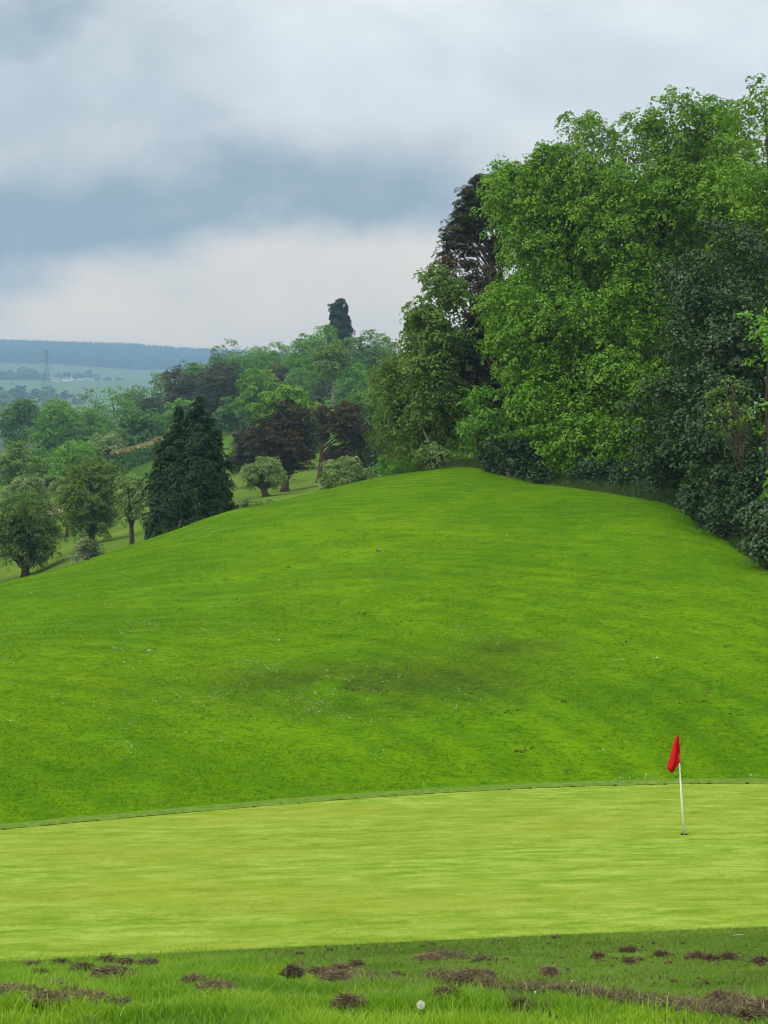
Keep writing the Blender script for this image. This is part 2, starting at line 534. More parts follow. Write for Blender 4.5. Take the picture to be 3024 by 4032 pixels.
# ---- ground
def ground_mat():
    m, gg, out = new_mat('turf')
    tcn = gg.n('ShaderNodeTexCoord')
    P = tcn.outputs['Object']
    at = gg.n('ShaderNodeAttribute', attribute_name='cover')
    base = at.outputs['Color']
    big = gg.noise(P, 0.11, 4.0, 0.6, 0.6)
    med = gg.noise(P, 0.75, 5.0, 0.62, 0.4)
    small = gg.noise(gg.vscale(P, (0.7, 1.3, 1.0)), 4.5, 5.0, 0.70, 0.4)
    fine = gg.noise(P, 26.0, 3.0, 0.7)
    c = gg.mix(gg.smooth(big, 0.42, 0.66, 0.0, 0.60), base, gg.mix(1.0, base, (0.60, 0.74, 0.95), 'MULTIPLY'))
    c = gg.mix(gg.smooth(big, 0.46, 0.28, 0.0, 0.60), c, gg.mix(1.0, c, (1.35, 1.16, 0.9), 'MULTIPLY'))
    c = gg.mix(gg.smooth(med, 0.40, 0.68, 0.0, 0.55), c, gg.mix(1.0, c, (1.42, 1.20, 0.85), 'MULTIPLY'))
    c = gg.mix(gg.smooth(med, 0.50, 0.30, 0.0, 0.45), c, gg.mix(1.0, c, (0.62, 0.74, 0.85), 'MULTIPLY'))
    c = gg.mix(gg.smooth(small, 0.50, 0.30, 0.0, 0.85), c, gg.mix(1.0, c, (0.55, 0.62, 0.75), 'MULTIPLY'))  # dark mottling, painting the little shadows in the turf into its colour
    c = gg.mix(gg.smooth(fine, 0.50, 0.72, 0.0, 0.55), c, gg.mix(1.0, c, (1.5, 1.35, 1.0), 'MULTIPLY'))
    c = gg.mix(gg.smooth(fine, 0.46, 0.30, 0.0, 0.60), c, gg.mix(1.0, c, (0.50, 0.58, 0.70), 'MULTIPLY'))
    mid = gg.noise(gg.vscale(P, (0.8, 1.0, 1.0)), 11.0, 4.0, 0.7)
    c = gg.mix(gg.smooth(mid, 0.49, 0.34, 0.0, 0.85), c, gg.mix(1.0, c, (0.50, 0.58, 0.60), 'MULTIPLY'))
    c = gg.mix(gg.smooth(mid, 0.53, 0.68, 0.0, 0.55), c, gg.mix(1.0, c, (1.35, 1.22, 1.0), 'MULTIPLY'))
    # faint curved lines left by the mower
    dv = gg.n('ShaderNodeVectorMath', operation='DISTANCE')
    gg.nt.links.new(gg.vscale(P, (1.0, 1.0, 0.0)), dv.inputs[0]); dv.inputs[1].default_value = (-9.0, 23.0, 0.0)
    ringd = gg.m('ADD', dv.outputs['Value'], gg.m('MULTIPLY', gg.noise(P, 0.20, 3.0), 1.1))
    ring = gg.m('SINE', gg.m('MULTIPLY', ringd, 6.2))
    ringm = gg.m('MULTIPLY', gg.smooth(ring, -0.4, 0.9), gg.smooth(gg.noise(P, 0.22, 2.0), 0.34, 0.58))
    c = gg.mix(gg.m('MULTIPLY', ringm, 0.60), c, gg.mix(1.0, c, (0.70, 0.80, 0.90), 'MULTIPLY'))
    # worn, mossy brown spots
    wear = gg.m('MULTIPLY', gg.smooth(gg.noise(P, 1.9, 3.0, 0.65, 0.4), 0.66, 0.76), gg.smooth(gg.noise(P, 0.16, 2.0), 0.46, 0.60))
    c = gg.mix(gg.m('MULTIPLY', wear, 0.60), c, (0.115, 0.10, 0.025))
    h = gg.m('ADD', gg.m('MULTIPLY', small, 0.9), gg.m('MULTIPLY', fine, 0.5))
    c = gg.mix(gg.smooth(small, 0.52, 0.70, 0.0, 0.5), c, gg.mix(1.0, c, (1.4, 1.22, 0.9), 'MULTIPLY'))
    p = principled(gg, c, 0.9, 0.03, h, 0.8, 0.09)
    gg.nt.links.new(p.outputs[0], out.inputs['Surface'])
    return m


def green_mat():
    m, gg, out = new_mat('putting_turf')
    tcn = gg.n('ShaderNodeTexCoord')
    P = tcn.outputs['Object']
    big = gg.noise(gg.vscale(P, (0.35, 1.0, 1.0)), 0.5, 4.0, 0.6, 0.5)
    st = gg.noise(gg.vscale(P, (0.42, 1.0, 1.0)), 3.2, 8.0, 0.76, 0.2)
    st2 = gg.noise(gg.vscale(P, (1.0, 1.0, 1.0)), 13.0, 5.0, 0.75, 0.2)
    fine = gg.noise(gg.vscale(P, (1.6, 0.5, 1.0)), 48.0, 3.0, 0.75)
    c = ramp3(gg, gg.smooth(st, 0.30, 0.70), (0.112, 0.205, 0.012), (0.190, 0.292, 0.026), (0.290, 0.385, 0.075))
    c = gg.mix(gg.smooth(big, 0.38, 0.64, 0.0, 0.45), c, (0.225, 0.275, 0.026))
    c = gg.mix(gg.smooth(st2, 0.48, 0.28, 0.0, 0.65), c, gg.mix(1.0, c, (0.60, 0.70, 0.65), 'MULTIPLY'))
    c = gg.mix(gg.smooth(st2, 0.54, 0.74, 0.0, 0.55), c, gg.mix(1.0, c, (1.35, 1.25, 1.6), 'MULTIPLY'))
    c = gg.mix(gg.smooth(fine, 0.5, 0.3, 0.0, 0.7), c, gg.mix(1.0, c, (0.60, 0.66, 0.7), 'MULTIPLY'))
    c = gg.mix(gg.smooth(fine, 0.52, 0.7, 0.0, 0.5), c, gg.mix(1.0, c, (1.35, 1.3, 1.5), 'MULTIPLY'))
    p = principled(gg, c, 0.9, 0.03, gg.m('ADD', gg.m('MULTIPLY', st2, 0.6), gg.m('MULTIPLY', fine, 0.4)), 0.30, 0.02)
    gg.nt.links.new(p.outputs[0], out.inputs['Surface'])
    return m


TURF = ground_mat()
GREEN = green_mat()
SOIL = plain_mat('soil', (0.042, 0.032, 0.019), (0.125, 0.094, 0.058), 30.0, 0.95, 0.1, 0.8, 0.02)
DARKSOIL = plain_mat('cut_soil', (0.030, 0.036, 0.014), (0.075, 0.090, 0.028), 25.0, 0.95, 0.05, 0.8, 0.02)
THATCH = leaf_mat('thatch', (0.055, 0.044, 0.024), (0.120, 0.094, 0.052), (0.280, 0.225, 0.130), rough=0.8, spec=0.15, trans=0.1, tcol=(1, 1, 1))
BLADE = leaf_mat('grass_blade', (0.090, 0.220, 0.005), (0.165, 0.340, 0.008), (0.290, 0.460, 0.020), rough=0.45, spec=0.35, trans=0.38, tcol=(1.25, 1.25, 0.5))
SHORT = leaf_mat('short_grass_blade', (0.080, 0.175, 0.010), (0.140, 0.260, 0.016), (0.240, 0.370, 0.050), rough=0.5, spec=0.3, trans=0.3, tcol=(1.2, 1.25, 0.6))
LONG = leaf_mat('uncut_grass_blade', (0.034, 0.075, 0.014), (0.055, 0.110, 0.018), (0.085, 0.150, 0.028), rough=0.5, spec=0.3, trans=0.3, tcol=(1.2, 1.25, 0.6))

# ------------------------------------------------------------------ ground sheet
ys = np.concatenate([np.linspace(-14, 6, 16), np.arange(6.4, 15, 0.16), np.arange(15.2, 29, 0.30), np.arange(29.3, 72, 0.45), np.geomspace(72.6, 460, 180), np.geomspace(468, 6300, 125)])
tt = np.linspace(-1, 1, 201)
tt = np.sign(tt) * np.abs(tt) ** 1.12
half = 9.0 + 0.42 * np.maximum(ys, 0)
GX = tt[None] * half[:, None]
GY = np.broadcast_to(ys[:, None], GX.shape)
GZ = H(GX, GY)
ig = inside_green(GX, GY)
GZ = GZ - 0.07 * sstep(0.0, 0.35, ig)
# land cover: the turf's colour from place to place
ppx, ppy = proj(GX, np.maximum(GY, 1), GZ)
cover = np.ones(GX.shape + (4,), dtype=np.float32)


def setc(mask, col):
    cover[..., :3] = cover[..., :3] * (1 - mask[..., None]) + np.array(col) * mask[..., None]


HILL = (0.093, 0.215, 0.001)
cover[..., :3] = HILL
setc(sstep(0.45, 0.62, fbm2(GX / 9 + 3, GY / 9, 3)) * (GY > 28) * 0.5, (0.104, 0.220, 0.001))
# dark olive turf mid hillside, with the hollow's shade put into its colour
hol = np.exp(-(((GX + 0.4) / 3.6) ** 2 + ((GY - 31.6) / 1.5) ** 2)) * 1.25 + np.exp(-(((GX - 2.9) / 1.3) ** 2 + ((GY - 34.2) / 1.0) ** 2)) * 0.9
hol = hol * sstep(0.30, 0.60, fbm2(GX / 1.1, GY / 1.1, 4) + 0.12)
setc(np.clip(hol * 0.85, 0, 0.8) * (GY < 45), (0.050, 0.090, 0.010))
setc(sstep(80, 95, GY), (0.110, 0.190, 0.018))
setc(sstep(170, 200, GY) * (1 - sstep(320, 360, GY)), (0.080, 0.180, 0.010))
setc(sstep(320, 360, GY), (0.060, 0.100, 0.040))
setc(sstep(1350, 1530, GY), (0.120, 0.195, 0.075))
fld = (GY > 2940) * (GY < 3690)
setc(fld * 0.7, (0.150, 0.190, 0.090))
setc(sstep(3690, 3730, GY), (0.030, 0.045, 0.035))
setc((GY < 15) * 1.0, (0.075, 0.130, 0.016))
setc(sstep(0.55, 0.68, fbm2(GX / 0.5 + 4, GY / 0.5, 3)) * (GY < 14.2) * 0.7, (0.060, 0.046, 0.024))
ny, nx = GX.shape
idx = np.arange(ny * nx).reshape(ny, nx)
quads = np.stack([idx[:-1, :-1], idx[:-1, 1:], idx[1:, 1:], idx[1:, :-1]], -1).reshape(-1, 4)
ground = mesh_obj('ground', np.stack([GX, GY, GZ], -1).reshape(-1, 3), [quads], TURF, smooth=True, cover=cover.reshape(-1, 4))
tag(ground, 'mown grass hillside rising behind the green to the valley and far hills', kind='structure')

# ------------------------------------------------------------------ putting green with its hole
HD = 21.0
hole = np.array([(2697 - CX) / F * HD, HD])
xs = np.arange(-9.0, 11.01, 0.2)
xs = xs + (hole[0] - 0.1 - xs[np.argmin(np.abs(xs - hole[0] + 0.1))])
nr = 60
vx = np.repeat(xs[None], nr, 0)
yn, yf = y_near(xs), y_far(xs)
tr = np.linspace(0, 1, nr)[:, None]
vy = yn[None] + tr * (yf - yn)[None]
# shift rows slightly so that the hole falls in the middle of a cell
ci = int(np.searchsorted(xs, hole[0]) - 1)
ri = int(np.searchsorted(vy[:, ci], hole[1]) - 1)
vz = H(vx, vy) + 0.006
idx = np.arange(nr * len(xs)).reshape(nr, len(xs))
q = np.stack([idx[:-1, :-1], idx[:-1, 1:], idx[1:, 1:], idx[1:, :-1]], -1)
keep = np.ones(q.shape[:2], bool)
keep[ri, ci] = False
cell = q[ri, ci]
v_all = np.stack([vx, vy, vz], -1).reshape(-1, 3)
cc = v_all[cell].mean(0)
hole_c = np.array([cc[0], cc[1], cc[2]])
ang = np.linspace(0, 2 * np.pi, 24, endpoint=False) + np.radians(225)
HR = 0.062
circ = np.stack([hole_c[0] + HR * np.cos(ang), hole_c[1] + HR * np.sin(ang), np.full(24, hole_c[2] - 0.001)], -1)
cb = len(v_all)
v_all = np.vstack([v_all, circ])
t3 = []
for k in range(4):
    for j in range(6):
        a = cb + (k * 6 + j) % 24
        b = cb + (k * 6 + j + 1) % 24
        t3.append((cell[k] if j < 3 else cell[(k + 1) % 4], b, a))
    t3.append((cell[k], cell[(k + 1) % 4], cb + (k * 6 + 3) % 24))
green = mesh_obj('putting_green', v_all, [q[keep].reshape(-1, 4), np.array(t3)], GREEN, smooth=True)
tag(green, 'closely mown pale green putting surface', kind='structure')

# cut lip and collar along the far side of the green
xc = np.arange(-8.8, 10.8, 0.06)
yc = y_far(xc)
n_ = len(xc)
bite = (fbm2(xc * 4.0, xc * 0 + 2.2, 3) - 0.5) * 0.05
prof = [(-0.010 + 0 * bite, -0.03 + 0 * bite), (-0.004 + bite, 0.012 + bite * 0.25), (0.06 + 0 * bite, 0.040 + 0 * bite), (0.18 + 0 * bite, 0.050 + 0 * bite), (0.33 + 0 * bite, 0.045 + 0 * bite), (0.46 + 0 * bite, -0.03 + 0 * bite)]
cv = []
for dyv, dzv in prof:
    yy = yc + dyv
    base = H(xc, yy) if dyv.mean() < 0.5 else H(xc, yy) - 0.02
    cv.append(np.stack([xc, yy, base + dzv], -1))
cv = np.array(cv)
idx = np.arange(cv.shape[0] * n_).reshape(cv.shape[0], n_)
cq = np.stack([idx[:-1, :-1], idx[:-1, 1:], idx[1:, 1:], idx[1:, :-1]], -1).reshape(cv.shape[0] - 1, -1, 4)
COLLAR = plain_mat('collar_turf', (0.070, 0.140, 0.010), (0.130, 0.215, 0.024), 9.0, 0.85, 0.1, 0.7, 0.03)
collar = mesh_obj('collar', cv.reshape(-1, 3), [cq[1:].reshape(-1, 4)], COLLAR, smooth=True)
tag(collar, 'narrow collar of longer turf along the far edge of the green', kind='structure')
lip = mesh_obj('turf_edge', cv[:2].reshape(-1, 3), [cq[0]], DARKSOIL, smooth=True)
tag(lip, 'dark cut soil edge between green and collar', kind='structure')


# ------------------------------------------------------------------ grass blades
def blades(name, x, y, hgt, wid, tint, mat, label, lean=0.35, z=None, simple=False):
    n = len(x)
    z = H(x, y) if z is None else z
    p = np.stack([x, y, z - 0.004], -1)
    a = rnd.random(n) * 2 * np.pi
    side = np.stack([np.cos(a), np.sin(a), 0 * a], -1)
    la = rnd.random(n) * 2 * np.pi
    ld = np.stack([np.cos(la), np.sin(la), 0 * la], -1) * (lean * (0.3 + rnd.random(n)))[:, None]
    up = np.array([0, 0, 1.0])
    mid = p + (up + ld * 0.35) * (hgt * 0.55)[:, None]
    tip = p + (up * 0.92 + ld * 1.2) * hgt[:, None]
    w = wid[:, None] * side
    if simple:
        V = np.stack([p - w, p + w, tip], 1).reshape(-1, 3)
        o = mesh_obj(name, V, [np.arange(n * 3).reshape(-1, 3)], mat, None, np.repeat(tint, 3))
        return tag(o, label, None, None, 'stuff')
    V = np.stack([p - w, p + w, mid - w * 0.8, mid + w * 0.8, tip], 1).reshape(-1, 3)
    b = np.arange(n)[:, None] * 5
    qd = b + np.array([[0, 1, 3, 2]])
    td = b + np.array([[2, 3, 4]])
    o = mesh_obj(name, V, [qd, td], mat, None, np.repeat(tint, 5))
    return tag(o, label, None, None, 'stuff')


NAP = leaf_mat('putting_blade', (0.092, 0.180, 0.008), (0.195, 0.305, 0.026), (0.370, 0.480, 0.115), rough=0.7, spec=0.05, trans=0.2, tcol=(1.1, 1.1, 0.7))
n = 230000
y = 13.4 + 13.2 * rnd.random(n) ** 1.1
x = (rnd.random(n) * 2 - 1) * (0.262 * y + 0.4)
k = (inside_green(x, y) > 0.02) & (np.hypot(x - hole_c[0], y - hole_c[1]) > 0.08)
x, y = x[k], y[k]
tn = 0.45 + 2.3 * (fbm2(x * 1.3 + 2, y * 3.6, 4) - 0.5) + rnd.normal(0, 0.22, len(x))
blades('green_nap', x, y, 0.006 + 0.007 * rnd.random(len(x)), 0.0045 + 0.004 * rnd.random(len(x)), np.clip(tn, 0, 1), NAP, 'fine close cut grass blades of the putting green', 0.9, H(x, y) + 0.006, True)

# streaks of torn-up turf (photo pixels: x0, y0, x1, y1, half width)
streaks = [(280, 3830, 560, 3880, 16), (0, 3940, 230, 3975, 18), (260, 3950, 420, 3985, 12), (1180, 3830, 1560, 3950, 26), (1400, 3850, 1620, 3890, 24), (1720, 3850, 2020, 3900, 26),
           (2020, 3890, 2500, 3935, 20), (2400, 3930, 2900, 3995, 26), (2000, 3960, 2150, 3990, 25), (1700, 3760, 1950, 3790, 14), (2900, 3950, 3100, 4010, 26), (1480, 3925, 1560, 3960, 22)]


def streak_mask(px, py):
    m = np.zeros(len(px))
    for x0, y0, x1, y1, w in streaks:
        ax, ay = x1 - x0, y1 - y0
        t = np.clip(((px - x0) * ax + (py - y0) * ay) / (ax * ax + ay * ay), 0, 1)
        d = np.hypot((px - x0 - t * ax) * 0.55, py - y0 - t * ay)
        m = np.maximum(m, 1 - sstep(w * 0.25, w * 1.15, d))
    return m * sstep(0.30, 0.56, fbm2(px / 40, py / 18, 3))


long_line = np.array([(-1500, 3810), (0, 3808), (300, 3782), (620, 3778), (1000, 3792), (1250, 3840), (1500, 3905), (2000, 3968), (2500, 4000), (3024, 4050), (4000, 4110)], float)


clods = [
    (240, 3815, 48, 24, 0.15, 'dark clod of upturned soil standing at the far end of the left patch'),
    (420, 3803, 48, 24, 0.3, 'upright brown clod between two others on the left fringe'),
    (495, 3810, 46, 20, 0.4, 'brown clod with a tilted top, right of the upright one on the left fringe'),
    (585, 3813, 50, 18, 0.45, 'low brown clod at the right end of the row along the left fringe'),
    (130, 3822, 34, 12, 0.4, 'flat brown clod lying alone nearest the green on the far left'),
    (325, 3838, 66, 32, 0.3, 'loose brown heap just behind the largest brown clod on the left'),
    (445, 3862, 140, 46, 0.6, 'largest brown clod of matted thatch in the left grass'),
    (158, 3861, 30, 12, 0.2, 'small dark clod above the yellow flower, towards the left edge'),
    (40, 3938, 100, 30, 0.7, 'long tan clod of dry thatch cut by the left edge of the picture'),
    (122, 3945, 52, 22, 0.4, 'brown clod between the tan strip and the big clod at bottom left'),
    (190, 3970, 130, 40, 0.65, 'big tan and dark clod of matted roots at bottom left'),
    (335, 3964, 116, 22, 0.75, 'flat straw coloured strip of thatch right of the bottom left clod'),
    (275, 3943, 48, 16, 0.5, 'small brown clod above the straw coloured strip'),
    (475, 3990, 42, 20, 0.4, 'isolated brown clod low in the left grass'),
    (225, 3913, 36, 14, 0.65, 'tan clod just below the yellow flower'),
    (850, 3922, 94, 24, 0.6, 'tan clod sunk in grass between the left patch and the middle heaps'),
    (765, 3892, 62, 12, 0.55, 'thin flat clod left of the middle of the long grass'),
    (1048, 3790, 64, 22, 0.25, 'dark clod on the crest where long grass meets the apron'),
    (1151, 3853, 52, 50, 0.25, 'tall dark clod with a torn side at the left of the middle heaps'),
    (1265, 3832, 72, 30, 0.35, 'rounded dark brown clod behind the pale middle clods'),
    (1338, 3814, 58, 32, 0.75, 'tan topped clod in the middle heaps'),
    (1404, 3799, 32, 26, 0.2, 'narrow upright clod crowning the middle heaps'),
    (1325, 3874, 74, 26, 0.6, 'tan clod at the front of the middle heaps'),
    (1374, 3986, 84, 46, 0.55, 'mound of dead grass at the bottom edge left of the white seed head'),
    (1693, 3772, 84, 28, 0.75, 'tan slab of turf lying alone on the short apron grass'),
    (1868, 3838, 112, 38, 0.5, 'wide brown clod at the right of the middle, beyond the hollow one'),
    (1814, 3868, 84, 36, 0.2, 'hollow dark clod with a pale twig at its foot'),
    (1753, 3950, 74, 38, 0.3, 'reddish brown clod right of the white seed head'),
    (2163, 3828, 46, 44, 0.75, 'upright tan clod alone on the right part of the apron'),
    (2355, 3766, 26, 24, 0.3, 'small square brown clod in the middle of the right apron'),
    (2475, 3745, 48, 16, 0.2, 'low dark clod nearest the green on the right apron'),
    (2481, 3788, 34, 20, 0.4, 'brown clod at the left end of the row across the right apron'),
    (2605, 3760, 30, 18, 0.3, 'dark clod in the middle of the row across the right apron'),
    (2750, 3766, 44, 18, 0.3, 'flat dark clod right of the middle in the row across the right apron'),
    (2802, 3776, 38, 18, 0.25, 'dark clod left of the pale grass heap on the right apron'),
    (2873, 3768, 38, 18, 0.35, 'brown clod just beyond the pale grass heap on the right apron'),
    (3000, 3785, 46, 26, 0.35, 'brown clod cut by the right edge of the picture on the apron'),
    (2840, 3930, 66, 46, 0.5, 'raised brown clod at the right end of the long thatch streak'),
    (3008, 3964, 54, 56, 0.5, 'tall brown clod at the right edge below the apron'),
    (2950, 4000, 46, 32, 0.45, 'brown clod low in the right corner of the picture'),
    (2050, 3965, 96, 42, 0.15, 'dark hollowed clod at the left end of the long thatch streak'),
]


def clod_mask(px, py):
    m = np.zeros(len(px), bool)
    for c_ in clods:
        m |= (np.abs(px - c_[0]) < c_[2] * 0.52) & (py > c_[1] - c_[3] * 0.2) & (py < c_[1] + c_[3] * 1.0)
    return m


def scatter_front(n):
    y = 6.3 + 8.9 * rnd.random(n) ** 0.75
    x = (rnd.random(n) * 2 - 1) * (0.275 * y + 0.35)
    ok = inside_green(x, y) < 0.02
    x, y = x[ok], y[ok]
    z = H(x, y)
    px, py = proj(x, y, z)
    k = ~clod_mask(px, py) | (rnd.random(len(px)) < 0.30)
    return x[k], y[k], z[k], px[k], py[k]


x, y, z, px, py = scatter_front(300000)
ll = np.interp(px, long_line[:, 0], long_line[:, 1])
sm = streak_mask(px, py)
pick = (py > ll + rnd.normal(0, 12, len(px))) & (rnd.random(len(px)) > sm * 0.85)
pick &= rnd.random(len(px)) < 0.55 + 0.5 * fbm2(x * 3, y * 3, 3)
xg, yg, zg = x[pick], y[pick], z[pick]
patch = fbm2(xg * 1.6 + 7, yg * 1.6, 3)
hg = (0.028 + 0.105 * sstep(0.35, 0.75, patch) * rnd.random(len(xg)) ** 0.7 + 0.03 * rnd.random(len(xg)))
blades('rough_grass', xg, yg, hg, 0.0022 + 0.0018 * rnd.random(len(xg)), np.clip(-0.15 + 1.3 * fbm2(xg * 1.1 + 3, yg * 1.1 + 8, 3) + rnd.normal(0, 0.25, len(xg)), 0, 1), BLADE, 'tufts of uncut bright grass along the bottom of the picture', 0.55, zg)
x, y, z, px, py = scatter_front(420000)
ll = np.interp(px, long_line[:, 0], long_line[:, 1])
sm = streak_mask(px, py)
pick = (py <= ll + 15) & (rnd.random(len(px)) > sm * 0.75)
xs_, ys_, zs_ = x[pick], y[pick], z[pick]
patch = fbm2(xs_ * 1.3 + 2, ys_ * 1.3, 3)
edge = sstep(0.55, 0.05, -inside_green(xs_, ys_))
blades('apron_grass', xs_, ys_, 0.014 + 0.016 * rnd.random(len(xs_)) + 0.012 * edge, 0.0024 + 0.0016 * rnd.random(len(xs_)), np.clip(0.05 + 0.65 * patch + 0.25 * edge + rnd.normal(0, 0.22, len(xs_)), 0, 1), SHORT, 'short trodden grass of the apron in front of the green', 0.9, zs_, True)

# loose thatch strands and soil crumbs along the streaks
m_ = 110000
px = rnd.random(m_) * 3500 - 240; py = 3700 + rnd.random(m_) * 380
sm = streak_mask(px, py) + 0.022 * sstep(0.45, 0.65, fbm2(px / 120, py / 40, 3))
k = rnd.random(m_) < sm
px, py = px[k], py[k]
D = hit(px, py, 6.5, 15.5, 260)
k = np.isfinite(D); px, py, D = px[k], py[k], D[k]
k = inside_green((px - CX) / F * D, D) < -0.12; px, py, D = px[k], py[k], D[k]
x = (px - CX) / F * D
x = x + rnd.normal(0, 0.02, len(x)); yD = D + rnd.normal(0, 0.04, len(x))
zz = H(x, yD) + 0.004 + 0.02 * rnd.random(len(x))
blades('loose_thatch', x, yD, 0.018 + 0.032 * rnd.random(len(x)), 0.0022 + 0.002 * rnd.random(len(x)), np.clip(rnd.random(len(x)) ** 1.5, 0, 1), THATCH, 'loose dead thatch strewn over the torn ground', 2.2, zz)


# ------------------------------------------------------------------ lumps (soil, stones)
def ico_sphere():
    import bmesh
    bm = bmesh.new()
    bmesh.ops.create_icosphere(bm, subdivisions=2, radius=1)
    v = np.array([w.co[:] for w in bm.verts]); f = np.array([[q.index for q in p.verts] for p in bm.faces])
    bm.free()
    return v, f


SV, SF = ico_sphere()


def lump(c, sx, sy, sz, seed, rough=0.45):
    r = np.random.default_rng(seed)
    o = r.random(3) * 90
    d = 1 + rough * (fbm2(SV[:, 0] * 2.1 + o[0] + SV[:, 2] * 1.3, SV[:, 1] * 2.1 + o[1] - SV[:, 2], 4) - 0.5) * 2
    d += rough * 0.5 * (fbm2(SV[:, 0] * 6 + o[2], SV[:, 2] * 6 + SV[:, 1] * 5, 2) - 0.5) * 2
    v = SV * d[:, None] * np.array([sx, sy, sz])
    return v + np.asarray(c)


def clod(px, py, w, h, tone, label):
    D = hit([px], [py + h * 0.35], 6.5, 16, 400)[0]
    if not np.isfinite(D): D = 13.0
    x = (px - CX) / F * D
    z = H1(x, D)
    w, h = w * 1.22, h * 0.92
    if py > np.interp(px, long_line[:, 0], long_line[:, 1]): z += 0.045; h = h * 1.15
    sx = w / 2 / F * D; sz = max(h * 0.70 / F * D, 0.014)
    sy = max(sx * 0.7, sz)
    t = empty('turf_clod', (x, D, z), label, 'turf clod', 'torn up turf clods in front of the green')
    mb = MB()
    nsub = 5 if w > 70 else (4 if w > 40 else 3)
    r = np.random.default_rng(int(px * 7 + py))
    for k in range(nsub):
        ox = (k - (nsub - 1) / 2) * sx * 1.9 / nsub + r.normal(0, sx * 0.12)
        s = 0.40 + 0.55 * r.random()
        mb.add(lump((x + ox, D + r.normal(0, sy * 0.30), z + 0.008 + sz * 0.30 * s), sx * 1.5 / nsub, sy * 0.5, sz * s * 0.9, int(px + k * 13 + py)), None, SF)
    mb.build('soil_lump', SOIL, t, smooth=False)
    n = int(160 + w * 9)
    a = r.random(n) * 2 * np.pi; rr = np.sqrt(r.random(n))
    bx = x + np.cos(a) * rr * sx * 1.15; by = D + np.sin(a) * rr * sy
    bz = z + 0.015 + sz * np.clip(1 - rr ** 2, 0, 1) * (0.5 + 0.6 * r.random(n))
    p = np.stack([bx, by, bz], -1)
    dirs = np.stack([r.normal(0, 1, n), r.normal(0, 1, n), r.normal(0.05, 0.28, n)], -1)
    dirs /= np.linalg.norm(dirs, axis=1, keepdims=True)
    L = (0.016 + 0.042 * r.random(n))[:, None]
    sd = np.cross(dirs, r.normal(0, 1, (n, 3))); sd /= np.linalg.norm(sd, axis=1, keepdims=True)
    wd = 0.0024
    V = np.stack([p - sd * wd, p + sd * wd, p + dirs * L + sd * wd * 0.5, p + dirs * L - sd * wd * 0.5], 1).reshape(-1, 3)
    tn = np.clip(tone + 0.12 + r.normal(0, 0.28, n), 0, 1)
    mesh_obj('thatch_strands', V, [np.arange(n * 4).reshape(-1, 4)], THATCH, t, np.repeat(tn, 4))
    return t


for cl in clods:
    clod(*cl)
mb = MB()
small_c = [(755, 3830), (560, 3868), (620, 3878), (367, 3947), (295, 3923), (1181, 3799), (1259, 3898), (1422, 3910), (1560, 3841), (1705, 3841), (1274, 3938), (1838, 3781), (1898, 3781), (1946, 3766), (1988, 3781),
           (1699, 3727), (1663, 3732), (1970, 3711), (2083, 3692), (2185, 3699), (2160, 3720), (2518, 3785), (2648, 3766), (2710, 3779), (2654, 3868), (2777, 3877), (2234, 3825), (2210, 3778), (2570, 3718), (2530, 3734), (2630, 3798), (1300, 3745), (1180, 3760), (1410, 3740), (1520, 3730), (2420, 3780), (2925, 3785)]
r5 = np.random.default_rng(5)
n_big = len(small_c)
for c_ in clods:
    for k in range(9):
        small_c.append((c_[0] + r5.normal(0, c_[2] * 0.62), c_[1] + c_[3] * 0.4 + r5.normal(0, c_[3] * 0.5)))
for k in range(240):
    i = r5.integers(len(streaks)); s = streaks[i]; t_ = r5.random()
    small_c.append((s[0] + (s[2] - s[0]) * t_ + r5.normal(0, 30), s[1] + (s[3] - s[1]) * t_ + r5.normal(0, 16)))
for k in range(90):
    small_c.append((1400 + r5.random() * 1700, 3710 + r5.random() * 200))
sp = np.array(small_c)
D = hit(sp[:, 0], sp[:, 1], 6.5, 15.5, 300)
SV1 = SV[:42]; SF1 = None
import bmesh as _bm
_b = _bm.new(); _bm.ops.create_icosphere(_b, subdivisions=1, radius=1)
CV = np.array([w.co[:] for w in _b.verts]); CF = np.array([[q_.index for q_ in p_.verts] for p_ in _b.faces]); _b.free()
for i, (px_, py_) in enumerate(small_c):
    if not np.isfinite(D[i]): continue
    x_ = (px_ - CX) / F * D[i]
    if inside_green(np.array([x_]), np.array([D[i]]))[0] > -0.02: continue
    s = (0.012 + 0.014 * r5.random() ** 2) * (1.5 if i < n_big else 0.7)
    v = CV * (1 + 0.35 * r5.normal(0, 1, (len(CV), 1)) * 0.6) * np.array([s * 1.3, s, s * 0.75]) + np.array([x_, D[i], H1(x_, D[i]) + s * 0.4])
    mb.add(v, None, CF)
tag(mb.build('soil_crumbs', SOIL), 'small crumbs of dark soil sprinkled over the apron', None, None, 'stuff')

# ------------------------------------------------------------------ tree builder
def unit(v):
    return v / (np.linalg.norm(v, axis=-1, keepdims=True) + 1e-9)


